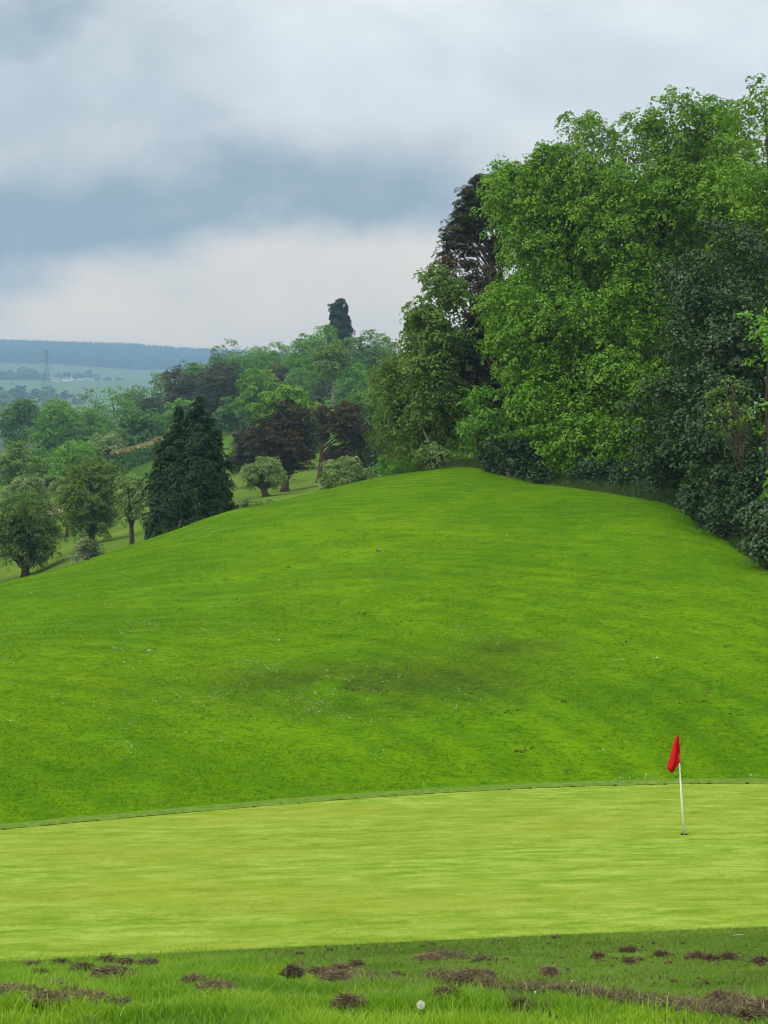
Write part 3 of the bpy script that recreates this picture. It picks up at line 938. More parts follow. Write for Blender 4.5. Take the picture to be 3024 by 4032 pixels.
KIND = {
    # lobe radius, clump radius, leaves per clump, leaf length, leaf width, flatten, droop, up-bias, clump density, jitter
    'lime':     dict(lr=1.05, cr=0.29, n=23, L=0.124, Wd=0.100, flat=0.50, droop=0.70, up=0.55, dens=0.80, sp=1.7, mat='lime'),
    'sycamore': dict(lr=0.95, cr=0.30, n=24, L=0.125, Wd=0.100, flat=0.40, droop=0.65, up=0.60, dens=0.75, sp=1.7, mat='sycamore'),
    'broad':    dict(lr=1.4, cr=0.75, n=28, L=0.28, Wd=0.22, flat=0.32, sp=1.8, droop=0.30, up=0.65, dens=1.0, mat='midgreen'),
    'far':      dict(lr=1.7, cr=0.95, n=26, L=0.37, Wd=0.29, flat=0.32, sp=1.8, droop=0.25, up=0.65, dens=0.9, mat='midgreen'),
    'layer':    dict(lr=0.9, cr=0.60, n=32, L=0.16, Wd=0.125, flat=0.16, droop=0.22, up=0.95, dens=0.85, mat='lime'),
    'pine':     dict(lr=0.9, cr=0.50, n=60, L=0.26, Wd=0.045, flat=0.45, droop=-0.15, up=0.80, dens=0.9, mat='pine'),
    'cypress':  dict(lr=0.55, cr=0.34, n=40, L=0.20, Wd=0.055, flat=0.5, droop=0.15, up=0.35, dens=1.2, mat='cypress'),
    'fine':     dict(lr=0.55, cr=0.34, n=26, L=0.165, Wd=0.092, flat=0.45, droop=0.20, up=0.60, dens=0.85, mat='grey'),
    'weep':     dict(lr=0.8, cr=0.36, n=50, L=0.10, Wd=0.07, flat=0.9, droop=1.6, up=0.25, dens=0.9, mat='birch'),
    'shrub':    dict(lr=0.45, cr=0.28, n=28, L=0.105, Wd=0.070, flat=0.35, droop=0.3, up=0.65, dens=1.1, mat='dark'),
}


def E(px, py, rx, ry, D, rd=None):
    c = W(px, py, D)
    return (c, np.array([rx / F * D, (rd if rd else rx / F * D), ry / F * D]))


def kind_big(P):
    return P['L'] < 0.2 and P['flat'] > 0.38 and P['lr'] > 0.9


def crown_points(ells, P, seed, cut=0.78):
    """lobe centres spread over the skin of a set of ellipsoids"""
    r = np.random.default_rng(seed)
    C, O, R = [], [], []
    for (c, a) in ells:
        area = 4 * np.pi * ((np.mean([(a[0] * a[1]) ** 1.6, (a[0] * a[2]) ** 1.6, (a[1] * a[2]) ** 1.6])) ** (1 / 1.6))
        n = max(5, int(area / (P['lr'] ** 2 * P.get('sp', 2.0))))
        d = unit(r.normal(0, 1, (n, 3)))
        i = np.arange(n) + 0.5
        ph = np.arccos(1 - 2 * i / n); th = np.pi * (1 + 5 ** 0.5) * i + r.random() * 6
        d = unit(np.stack([np.cos(th) * np.sin(ph), np.sin(th) * np.sin(ph), np.cos(ph)], -1) + r.normal(0, 0.26, (n, 3)))
        lr = P['lr'] * (0.50 + 1.05 * r.random(n) ** 1.3)
        s = 1 - 0.75 * lr / np.maximum(a.min(), 0.3) + r.normal(0, 0.085, n)
        ka = 0.50 if kind_big(P) else 0.10
        o_ = r.random(3) * 50
        fq = P.get('bf', 1.0) / np.maximum(P['lr'] * 2.2, 0.2)
        pp = d * a * fq
        bl = sstep(0.40, 0.60, fbm2(pp[:, 0] + o_[0] + pp[:, 1] * 0.7, pp[:, 2] * 0.8 + o_[1] - pp[:, 1] * 0.5, 2))
        s = np.clip(s * (1 + 0.22 * ka * bl - 0.9 * ka * (1 - bl)), 0.15, 1.04)
        pts = c + d * a * s[:, None]
        C.append(pts); O.append(unit(d / a)); R.append(lr)
        if a.min() > 1.3 * P['lr']:
            m2 = max(3, int(n * 0.35))
            d2 = unit(r.normal(0, 1, (m2, 3)))
            C.append(c + d2 * a * (0.35 + 0.3 * r.random(m2))[:, None]); O.append(d2); R.append(P['lr'] * (0.7 + 0.5 * r.random(m2)))
    C, O, R = np.concatenate(C), np.concatenate(O), np.concatenate(R)
    inside = np.zeros(len(C), int)
    for (c, a) in ells:
        inside += (np.linalg.norm((C - c) / a, axis=1) < cut * 0.75)
    k = (inside == 0) | (r.random(len(C)) < 0.22)
    if k.sum() < 4: k[:] = True
    return C[k], O[k], R[k]


def crown(name, ells, kind, parent, seed, mat=None, over=None, zmin=None, tshift=0.0, thin=1.0):
    P = dict(KIND[kind])
    if over: P.update(over)
    r = np.random.default_rng(seed)
    C, O, R = crown_points(ells, P, seed)
    lt = r.normal(0, 0.17, len(C))
    # clumps over the upper and outer side of each lobe
    nc = np.maximum(3, (P['dens'] * 2.6 * (R / P['cr']) ** 2).astype(int))
    li = np.repeat(np.arange(len(C)), nc)
    d = unit(O[li] * 0.62 + np.array([0, 0, P['up'] * 0.8]) + r.normal(0, 0.50, (len(li), 3)))
    cc_ = C[li] + d * (R[li] * (0.65 + 0.45 * r.random(len(li))))[:, None] + r.normal(0, 0.16, (len(li), 3)) * R[li][:, None]
    cc_[:, 2] -= max(P['droop'], 0) * R[li] * r.random(len(li)) ** 2 * np.clip(1 - d[:, 2], 0, 1) * 1.1
    ax = unit(d * (1 - P['up']) + np.array([0, 0, 1.0]) * P['up'] + r.normal(0, 0.12, (len(li), 3)))
    cr = P['cr'] * (0.6 + 0.75 * r.random(len(li)))
    keep = r.random(len(li)) < thin
    cc_, ax, cr, d, li = cc_[keep], ax[keep], cr[keep], d[keep], li[keep]
    K, n = len(cc_), P['n']
    ref = np.where(np.abs(ax[:, 2:3]) > 0.9, np.array([[1.0, 0, 0]]), np.array([[0, 0, 1.0]]))
    u = unit(np.cross(ax, ref)); v = np.cross(ax, u)
    rho = np.sqrt(r.random((K, n))); th = r.random((K, n)) * 2 * np.pi
    lat = (np.cos(th) * rho)[..., None] * u[:, None] + (np.sin(th) * rho)[..., None] * v[:, None]
    hgt = P['flat'] * (1 - rho ** 2) + r.normal(0, 0.10, (K, n))
    p = cc_[:, None] + (lat + hgt[..., None] * ax[:, None]) * cr[:, None, None]
    p[..., 2] -= P['droop'] * cr[:, None] * rho ** 2 * (0.3 + 0.7 * r.random((K, n)))
    nn = unit(ax[:, None] + lat * 0.8 + r.normal(0, 0.34, (K, n, 3)))
    tg = unit(lat + np.array([0, 0, -0.35 * max(P['droop'], 0)]) + r.normal(0, 0.5, (K, n, 3)) + d[:, None] * 0.35)
    if kind in ('pine', 'cypress'):
        tg = unit(lat * 0.6 + ax[:, None] * 0.55 + d[:, None] * 0.6 + r.normal(0, 0.35, (K, n, 3)))
    p, nn, tg = p.reshape(-1, 3), nn.reshape(-1, 3), tg.reshape(-1, 3)
    tint = np.clip(0.45 + tshift + np.repeat(lt[li], n) + np.repeat(r.normal(0, 0.10, K), n) + r.normal(0, 0.11, K * n), 0, 1)
    sz = 0.7 + 0.6 * r.random(K * n)
    # sparse leaves inside
    ni = int(0.16 * K * n)
    ei = r.integers(len(ells), size=ni)
    ec = np.array([e[0] for e in ells])[ei]; ea = np.array([e[1] for e in ells])[ei]
    pi = ec + unit(r.normal(0, 1, (ni, 3))) * ea * (0.80 * r.random(ni) ** (1 / 2.2))[:, None]
    p = np.vstack([p, pi]); nn = np.vstack([nn, unit(r.normal(0, 1, (ni, 3)) + np.array([0, 0, 0.7]))]); tg = np.vstack([tg, unit(r.normal(0, 1, (ni, 3)))])
    tint = np.concatenate([tint, np.clip(0.4 + r.normal(0, 0.15, ni), 0, 1)]); sz = np.concatenate([sz, 1.0 + 0.5 * r.random(ni)])
    if zmin is not None:
        k = p[:, 2] > H(p[:, 0], p[:, 1]) + zmin
        if k.sum() < 50: k[:] = True
        p, nn, tg, tint, sz = p[k], nn[k], tg[k], tint[k], sz[k]
    tg = unit(tg - nn * np.sum(tg * nn, 1, keepdims=True))
    b = np.cross(nn, tg)
    L = (P['L'] * sz)[:, None]; Wd = (P['Wd'] * sz)[:, None]
    V = np.stack([p - tg * L * 0.5, p + b * Wd * 0.5 + nn * Wd * 0.14, p + tg * L * 0.5 - nn * L * 0.14, p - b * Wd * 0.5 + nn * Wd * 0.14], 1)
    N = len(p)
    return mesh_obj(name, V.reshape(-1, 3), [np.arange(N * 4).reshape(-1, 4)], LM[mat or P['mat']], parent, np.repeat(tint, 4)), C, N


def limb(mb, a, b, r0, r1, sag, r, seg=6, k=7):
    t = np.linspace(0, 1, k)[:, None]
    mid = (a + b) / 2 + np.array([0, 0, sag]) + r.normal(0, np.linalg.norm(b - a) * 0.05, 3)
    pts = (1 - t) ** 2 * a + 2 * t * (1 - t) * mid + t ** 2 * b
    mb.tube(pts, np.linspace(r0, r1, k), seg)


TRIS = 0


def tree(name, label, cat, base, ells, kind, seed, group=None, mat=None, bark=None, over=None, trunk_r=0.25, top=None, limbs=14, lean=None, thin=1.0, zmin=0.03, tshift=0.0, extra=None, forks=None):
    """an individual tree: trunk with limbs, and a crown"""
    global TRIS
    bx, by = base
    bz = H1(bx, by)
    root = empty(name, (bx, by, bz), label, cat, group)
    r = np.random.default_rng(seed + 1000)
    o, C, N = crown('crown', ells, kind, root, seed, mat, over, zmin, tshift, thin)
    TRIS += 2 * N
    mb = MB()
    zs_ = np.array([e[0][2] + e[1][2] for e in ells])
    e_top = ells[int(zs_.argmax())]
    tip = np.array(top) if top is not None else np.array([e_top[0][0], e_top[0][1], e_top[0][2] + 0.55 * e_top[1][2]])
    b0 = np.array([bx, by, bz - 0.15])
    hgt = tip[2] - bz
    ks = 10
    t = np.linspace(0, 1, ks)[:, None]
    bend = np.array([r.normal(0, 0.03), r.normal(0, 0.03), 0]) * hgt if lean is None else np.array(lean)
    trunk_pts = b0 + (tip - b0) * t + bend * np.sin(np.pi * t)
    rad = trunk_r * (1 - t[:, 0]) ** 0.8 + 0.015 + trunk_r * 0.5 * np.exp(-t[:, 0] * 28)
    mb.tube(trunk_pts, rad, 9)
    pick = r.permutation(len(C))[:limbs]
    for i in pick:
        tgt = C[i]
        rel = np.clip((tgt[2] - bz) / hgt, 0.02, 1.0)
        ts = np.clip(rel - 0.10 - 0.22 * r.random(), 0.12 if forks is None else forks, 0.9)
        a = np.array([np.interp(ts, t[:, 0], trunk_pts[:, q_]) for q_ in range(3)])
        ra = trunk_r * (1 - ts) ** 0.8 * 0.55 + 0.012
        limb(mb, a, tgt, ra, 0.012, 0.12 * np.linalg.norm(tgt - a), r)
    mb.build('trunk', bark or BARK, root, smooth=True)
    return root


def blob_tree(label, px, top, base, w, D, kind, seed, cat='tree', group='trees across the valley', mat=None, trunk=0.16, bare=0.16, name='broadleaf_tree', wob=0.16, n=5, **kw):
    """a free standing or woodland tree from its outline in the photo"""
    r = np.random.default_rng(seed + 5)
    gp = CY - F * H1((px - CX) / F * D, D) / D
    if group == 'trees across the valley' and bare < 0.3:
        base = max(base, gp); bare = 0.05
    h = base - top
    c0, c1 = top, base - h * bare
    ells = []
    cy_ = (c0 + c1) / 2
    ells.append(E(px, cy_ + (c1 - c0) * 0.04, w * 0.40, (c1 - c0) * 0.42, D))
    for k in range(n):
        a = 2 * np.pi * (k + r.random() * 0.7) / n
        ox = math.cos(a) * w * 0.25; oy = -math.sin(a) * (c1 - c0) * 0.25
        s = 0.88 + r.normal(0, wob)
        s = float(np.clip(s, 0.55, 1.15))
        e = E(px + ox, cy_ + oy, w * 0.27 * s, (c1 - c0) * 0.28 * s, D + r.normal(0, w * 0.12 / F * D))
        ells.append(e)
    x = (px - CX) / F * D
    if abs(gp - base) > 25: print('BASE', label[:50], 'px', px, 'D', D, 'wanted', base, 'terrain', round(gp))
    return tree(name, label, cat, (x, D), ells, kind, seed, group, mat, **dict(dict(trunk_r=max(trunk * w / F * D * 0.28, 0.05)), **kw))


def xy(px, D): return ((px - CX) / F * D, D)


WOOD = 'trees of the wood on the right'
BIG = dict(lr=1.15)
# ---- the near wood on the right
tree('lime_tree', 'bright lime tree with foliage hanging to the ground at the left front of the wood', 'tree', xy(2235, 68),
     [E(2285, 725, 190, 255, 70), E(2050, 805, 165, 190, 69), E(2150, 700, 130, 150, 69.5), E(2200, 1060, 250, 300, 69), E(2045, 1300, 185, 165, 66), E(2210, 1440, 235, 250, 66), E(2150, 1640, 150, 170, 64.5), E(2235, 1770, 130, 150, 63)],
     'lime', 11, WOOD, trunk_r=0.35, limbs=26, over=dict(droop=0.75))
tree('lime_tree', 'bright green tree with the second highest peak, right of the foremost lime', 'tree', xy(2580, 67),
     [E(2620, 630, 225, 260, 69), E(2760, 560, 120, 170, 69), E(2540, 960, 260, 300, 68), E(2490, 1260, 230, 260, 66), E(2440, 1560, 200, 240, 64), E(2730, 900, 190, 260, 68), E(2420, 1740, 150, 130, 62)],
     'lime', 12, WOOD, trunk_r=0.35, limbs=26, tshift=-0.08)
tree('lime_tree', 'tall tree with the highest top at the right edge, sky showing between its branches', 'tree', xy(2960, 66),
     [E(2900, 480, 105, 110, 66), E(3010, 420, 110, 100, 66), E(2850, 620, 90, 90, 66), E(2960, 700, 160, 130, 66), E(3080, 560, 110, 180, 66), E(2880, 830, 170, 170, 66)],
     'lime', 13, WOOD, trunk_r=0.15, limbs=46, thin=0.62, tshift=-0.05, forks=0.45)
tree('lime_tree', 'yellowish green tree at the right edge, above the dark sycamore', 'tree', xy(3010, 58),
     [E(2990, 860, 150, 240, 59), E(3110, 1050, 170, 280, 58), E(2900, 1010, 110, 160, 59), E(3320, 950, 240, 330, 60), E(3520, 1300, 220, 380, 58)], 'lime', 14, WOOD, trunk_r=0.2, limbs=14, tshift=0.05)
tree('sycamore_tree', 'dark sycamore with dull silvery leaves filling the right edge of the wood', 'tree', xy(2830, 55),
     [E(2850, 1110, 215, 210, 56.5), E(2760, 1370, 210, 230, 55), E(2960, 1420, 190, 280, 53), E(2690, 1680, 175, 220, 53), E(2880, 1740, 185, 230, 50.5), E(2620, 1840, 110, 110, 54), E(3230, 1500, 210, 330, 53), E(3260, 1900, 230, 230, 49), E(3480, 1800, 200, 320, 50)],
     'sycamore', 15, WOOD, trunk_r=0.3, limbs=18, over=dict(droop=0.5))
tree('sycamore_tree', 'young bright sycamore whose branches reach in from the right edge', 'tree', xy(3080, 46),
     [E(3050, 1390, 95, 130, 46.5), E(3060, 1740, 120, 110, 46), E(3050, 1910, 100, 90, 45), E(3090, 1560, 90, 170, 46.5), E(3040, 1250, 60, 60, 47)], 'layer', 16, WOOD, mat='midgreen', trunk_r=0.06, limbs=16)
tree('twiggy_shrub', 'thin half bare shrub with upright twigs in front of the dark sycamore', 'shrub', xy(2900, 47),
     [E(2880, 1560, 90, 90, 47.3), E(2860, 1690, 80, 80, 47), E(2950, 1640, 70, 100, 47)], 'shrub', 17, WOOD, mat='olive', trunk_r=0.035, limbs=70, thin=0.30, bark=BARK, forks=0.25)
tree('sycamore_sapling', 'pale leaved sapling at the lower right edge where the wood meets the grass', 'sapling', xy(3030, 42.6),
     [E(3005, 2050, 60, 70, 42.5), E(3045, 2150, 60, 80, 42.3), E(2990, 2150, 45, 60, 42.4)], 'shrub', 18, WOOD, mat='sycamore', trunk_r=0.025, limbs=6, over=dict(L=0.11, Wd=0.085), tshift=0.25)
tree('bramble_bush', 'low dark bush at the foot of the sycamore beside the grass slope', 'bush', xy(2800, 48),
     [E(2760, 2000, 90, 85, 49), E(2850, 2030, 95, 105, 47.5), E(2930, 2035, 80, 90, 46.5), E(2985, 1930, 85, 120, 46.5), E(3180, 2120, 120, 130, 44), E(3400, 2170, 140, 140, 43)], 'shrub', 19, WOOD, mat='dark', trunk_r=0.05, limbs=10)
tree('evergreen_shrub', 'dark evergreen shrub under the second lime at the grass edge', 'shrub', xy(2440, 60),
     [E(2350, 1890, 110, 80, 61), E(2500, 1910, 120, 90, 59), E(2620, 1950, 90, 70, 56)], 'shrub', 20, WOOD, mat='dark', trunk_r=0.06, limbs=10)
tree('evergreen_shrub', 'dark glossy shrub at the top of the grass, left of the hanging lime', 'shrub', xy(2010, 65),
     [E(1960, 1800, 90, 65, 66.5), E(2060, 1815, 90, 75, 65), E(2120, 1870, 60, 50, 62.5)], 'shrub', 21, WOOD, mat='dark', trunk_r=0.06, limbs=10, over=dict(L=0.12, Wd=0.075))
tree('beech_sapling', 'young beech with flat bright sprays between the birch and the hanging lime', 'tree', xy(1900, 71),
     [E(1880, 1610, 55, 60, 72), E(1870, 1690, 90, 60, 71.5), E(1940, 1710, 80, 90, 71), E(1850, 1770, 90, 50, 70.5)], 'layer', 22, WOOD, mat='midgreen', trunk_r=0.08, limbs=10, tshift=0.15, over=dict(sp=1.0, dens=1.2))
tree('pine_tree', 'tall dark brownish pine standing against the sky left of the limes', 'pine', xy(1915, 84),
     [E(1912, 745, 45, 60, 84), E(1850, 805, 40, 65, 84), E(1940, 840, 60, 60, 84.5), E(1808, 890, 42, 42, 84), E(1772, 955, 36, 36, 84), E(1768, 1030, 34, 30, 84), E(1890, 930, 40, 26, 84), E(1950, 1000, 60, 60, 85), E(1850, 1040, 50, 24, 84), E(1985, 890, 50, 80, 85), E(1900, 850, 55, 90, 84.6), E(1840, 900, 50, 70, 84.3), E(1930, 760, 45, 70, 84.5), E(1830, 980, 60, 40, 84.2)],
     'pine', 23, WOOD, trunk_r=0.2, limbs=30, bark=PINEBARK, thin=0.9, over=dict(lr=0.5, cr=0.32, n=32, L=0.22, Wd=0.05, dens=1.2, sp=1.2), forks=0.45)
tree('pine_tree', 'brown needled pine below the tall pine, behind the sycamore and the hanging lime', 'pine', xy(1900, 80),
     [E(1750, 1110, 60, 42, 80), E(1850, 1100, 100, 50, 80), E(1930, 1170, 90, 80, 79), E(1890, 1320, 100, 90, 78.5), E(1880, 1480, 110, 90, 78), E(1940, 1560, 80, 90, 77), E(1850, 1560, 60, 60, 78), E(1770, 1670, 40, 40, 77)],
     'pine', 24, WOOD, mat='brownpine', trunk_r=0.2, limbs=20, bark=PINEBARK, over=dict(lr=0.8, cr=0.45, sp=1.2, dens=1.1, n=34, L=0.30, Wd=0.065))
tree('sycamore_tree', 'mid green sycamore left of the brown pine, with layered leaf sprays', 'tree', xy(1740, 76),
     [E(1745, 1180, 85, 90, 77.5), E(1715, 1330, 80, 120, 76.5), E(1685, 1480, 75, 110, 75.5), E(1740, 1570, 90, 90, 76), E(1650, 1270, 50, 70, 77), E(1790, 1420, 80, 110, 78), E(1790, 1660, 80, 80, 77)], 'sycamore', 25, WOOD, mat='olive', trunk_r=0.13, limbs=10, forks=0.4, over=dict(L=0.165, Wd=0.125, lr=0.85, sp=1.0, dens=1.15, n=18))
tree('birch_tree', 'drooping birch with a leaning pale trunk at the left end of the wood', 'birch', xy(1745, 74),
     [E(1615, 1290, 35, 70, 79), E(1625, 1370, 55, 90, 79), E(1565, 1470, 72, 110, 79), E(1610, 1620, 95, 125, 78), E(1525, 1490, 38, 80, 79), E(1545, 1650, 50, 90, 79), E(1680, 1690, 60, 90, 77), E(1620, 1500, 70, 110, 78)],
     'weep', 26, WOOD, over=dict(sp=1.0, dens=1.3, n=26, L=0.135, Wd=0.095), trunk_r=0.06, limbs=3, forks=0.55, bark=GREYBARK, top=W(1625, 1330, 79), lean=(-0.6, 0.3, 0))
tree('elder_shrub', 'small pale leaved shrub at the foot of the leaning birch', 'shrub', xy(1690, 76),
     [E(1690, 1760, 40, 35, 74), E(1660, 1800, 40, 40, 75), E(1720, 1800, 45, 45, 74), E(1780, 1800, 50, 45, 73)], 'shrub', 27, WOOD, mat='grey', trunk_r=0.05, limbs=8)
tree('hazel_bush', 'green bush at the crest left of the birch trunk', 'bush', xy(1570, 86),
     [E(1530, 1850, 50, 45, 88), E(1590, 1830, 55, 55, 86), E(1650, 1840, 45, 45, 84), E(1700, 1790, 60, 70, 86), E(1780, 1760, 70, 90, 84)], 'shrub', 28, WOOD, mat='midgreen', trunk_r=0.05, limbs=8)
tree('hazel_bush', 'small yellowing bush behind the crest, just under the birch', 'bush', xy(1565, 93),
     [E(1555, 1745, 38, 28, 93), E(1600, 1785, 45, 30, 92), E(1540, 1800, 40, 30, 93)], 'shrub', 29, WOOD, mat='rust', trunk_r=0.05, limbs=8)
# the wood goes on behind the front row
for i, (px, D, es, lb) in enumerate([
    (2350, 80, [E(2380, 1150, 300, 420, 80), E(2300, 1600, 320, 260, 79)], 'shaded tree inside the wood, behind the hanging lime'),
    (2750, 78, [E(2760, 1100, 330, 420, 78), E(2700, 1600, 330, 280, 72)], 'shaded tree inside the wood, behind the dark sycamore'),
    (1950, 90, [E(1980, 1400, 150, 330, 90), E(1850, 1600, 160, 220, 88)], 'shaded tree inside the wood, behind the brown pine'),
    (1730, 88, [E(1730, 1500, 110, 260, 88), E(1640, 1640, 110, 160, 88)], 'shaded tree inside the wood, behind the birch and the layered sycamore')]):
    tree('woodland_tree', lb, 'tree', xy(px, D), es, 'broad', 40 + i, WOOD, trunk_r=0.3, limbs=10, over=dict(n=18, L=0.42, Wd=0.34, dens=0.8))

# ---- free standing trees and bushes in the valley just behind the crest
FREE = 'trees standing on the fairway behind the crest'
blob_tree('spreading tree with a low forked trunk at the left edge, nearest of the fairway trees', 100, 1950, 2285, 290, 106, 'fine', 51, group=FREE, mat='olive', bare=0.12, limbs=90, forks=0.10, trunk_r=0.26, thin=0.50, n=9, name='hawthorn_tree', tshift=-0.1)
blob_tree('yellowish green tree with a dark forked trunk, between the whitebeam and the slim grey tree', 362, 1790, 2140, 275, 112, 'fine', 52, group=FREE, mat='birch', bare=0.10, limbs=44, forks=0.12, trunk_r=0.24, thin=0.6, n=8, name='hornbeam_tree')
blob_tree('slim silvery grey tree with a bare crooked trunk, left of the dark cypress', 520, 1865, 2160, 170, 98, 'fine', 53, group=FREE, mat='grey', bare=0.30, limbs=30, forks=0.28, trunk_r=0.17, thin=0.8, n=7, name='willow_tree', tshift=-0.15)
blob_tree('rounded pale whitebeam behind the spreading tree at the left edge', 98, 1872, 2080, 185, 135, 'fine', 54, group=FREE, mat='grey', bare=0.12, limbs=14, n=7, name='whitebeam_tree', trunk_r=0.16)
blob_tree('pale whitebeam partly hidden behind the yellowish green tree', 262, 1875, 2100, 120, 132, 'fine', 55, group=FREE, mat='grey', bare=0.40, limbs=12, n=6, name='whitebeam_tree', trunk_r=0.14)
tree('hawthorn_bush', 'small white flowering bush on the crest below the forked trunk', 'bush', xy(345, 88), [E(345, 2165, 42, 34, 88), E(315, 2190, 42, 30, 88), E(380, 2185, 35, 34, 88)], 'shrub', 56, FREE, mat='may', limbs=12, trunk_r=0.05, thin=0.8)
# the dark cypress with two tips
ce = []
for (px, top, bot, w, pw) in [(700, 1605, 2128, 225, 0.75), (785, 1562, 2120, 225, 0.75), (742, 1670, 2120, 220, 0.5), (645, 1740, 2138, 165, 0.5), (850, 1700, 2095, 170, 0.5), (760, 1800, 2120, 300, 0.4)]:
    n_ = 7
    for k in range(n_):
        f = (k + 0.5) / n_
        yy_ = top + (bot - top) * f
        ww = w * (0.08 + 0.92 * min(1, f * 1.25) ** pw) * (1.0 if f < 0.8 else 0.94)
        ce.append(E(px + 3 * (-1) ** k, yy_, ww / 2, (bot - top) / n_ * 0.8, 80 + 0.2 * (k % 2), ww / 2 / F * 80 * 1.1))
tree('cypress_tree', 'big dense dark cypress with two tips standing behind the crest', 'cypress', xy(750, 80), ce, 'cypress', 57, FREE, top=W(750, 1800, 80), trunk_r=0.2, limbs=0, bark=BARK, over=dict(lr=0.40, cr=0.30, n=18, L=0.24, Wd=0.072, flat=0.3, droop=0.5, up=0.5))
tree('thorn_bush', 'low grey green bush on the crest right of the dark cypress', 'bush', xy(1030, 74), [E(1000, 2000, 60, 38, 74), E(1060, 1990, 55, 34, 74), E(965, 2015, 40, 28, 74)], 'shrub', 58, FREE, mat='may', limbs=10, trunk_r=0.05, tshift=-0.12)
tree('willow_tree', 'leaning grey green tree with twin trunks right of the dark cypress', 'tree', xy(1050, 120),
     [E(1030, 1850, 80, 45, 120), E(985, 1885, 55, 35, 120), E(1085, 1875, 55, 40, 120), E(1040, 1830, 50, 28, 120)], 'fine', 59, FREE, mat='grey', trunk_r=0.27, limbs=26, forks=0.2, tshift=-0.1, lean=(-0.3, 0, 0))
tree('round_bush', 'large rounded pale green bush on the crest below the reddish pine', 'bush', xy(1370, 94),
     [E(1365, 1875, 88, 66, 94), E(1310, 1905, 60, 42, 93), E(1430, 1895, 50, 42, 94), E(1360, 1900, 70, 40, 92.5)], 'fine', 60, FREE, mat='grey', trunk_r=0.12, limbs=10, over=dict(lr=0.5, cr=0.3), tshift=0.02)
blob_tree('dense brownish pine with a thick trunk, right of the dark cypress', 1120, 1590, 1945, 285, 130, 'pine', 61, 'pine', FREE, mat='brownpine', bare=0.17, limbs=24, trunk_r=0.30, bark=PINEBARK, name='pine_tree', n=8, over=dict(lr=1.0, cr=0.55, n=28, L=0.36, Wd=0.08), tshift=-0.15)
blob_tree('dark green pine between the cypress and the brownish pine', 985, 1695, 1910, 210, 145, 'pine', 62, 'pine', FREE, mat='pine', bare=0.10, limbs=14, trunk_r=0.22, bark=PINEBARK, name='pine_tree', n=7, over=dict(n=36, L=0.38, Wd=0.07))
tree('pine_tree', 'reddish brown pine in flat tiers on a straight dark trunk', 'pine', xy(1255, 138),
     [E(1360, 1640, 60, 48, 140), E(1320, 1690, 70, 40, 139), E(1265, 1640, 30, 45, 138), E(1390, 1720, 75, 48, 140), E(1420, 1760, 60, 36, 140), E(1345, 1800, 55, 34, 139), E(1310, 1830, 42, 20, 139), E(1270, 1720, 30, 24, 138), E(1400, 1830, 60, 30, 141)],
     'pine', 63, FREE, mat='brownpine', trunk_r=0.25, limbs=18, bark=PINEBARK, top=W(1262, 1600, 138), forks=0.35, tshift=0.05, over=dict(lr=0.75, cr=0.5, n=30, L=0.36, Wd=0.08, dens=1.25, sp=1.1))
blob_tree('bright green lime behind the brownish pine', 1140, 1485, 1880, 270, 165, 'broad', 64, group=FREE, mat='lime', bare=0.08, limbs=12, n=8, name='lime_tree', over=dict(lr=1.2, cr=0.6, n=20, L=0.32, Wd=0.26, dens=0.8))
blob_tree('blue green tree at the right, between the reddish pine and the birch', 1455, 1500, 1850, 190, 165, 'broad', 65, group=FREE, mat='bluegreen', bare=0.06, limbs=10, n=8, name='ash_tree', over=dict(n=18, L=0.30, Wd=0.2, dens=0.8))
blob_tree('dark shrubby tree low down behind the reddish pine, beside the birch', 1480, 1700, 1880, 150, 150, 'broad', 66, group=FREE, mat='dark', bare=0.05, limbs=8, n=6, name='holly_tree', over=dict(n=18))

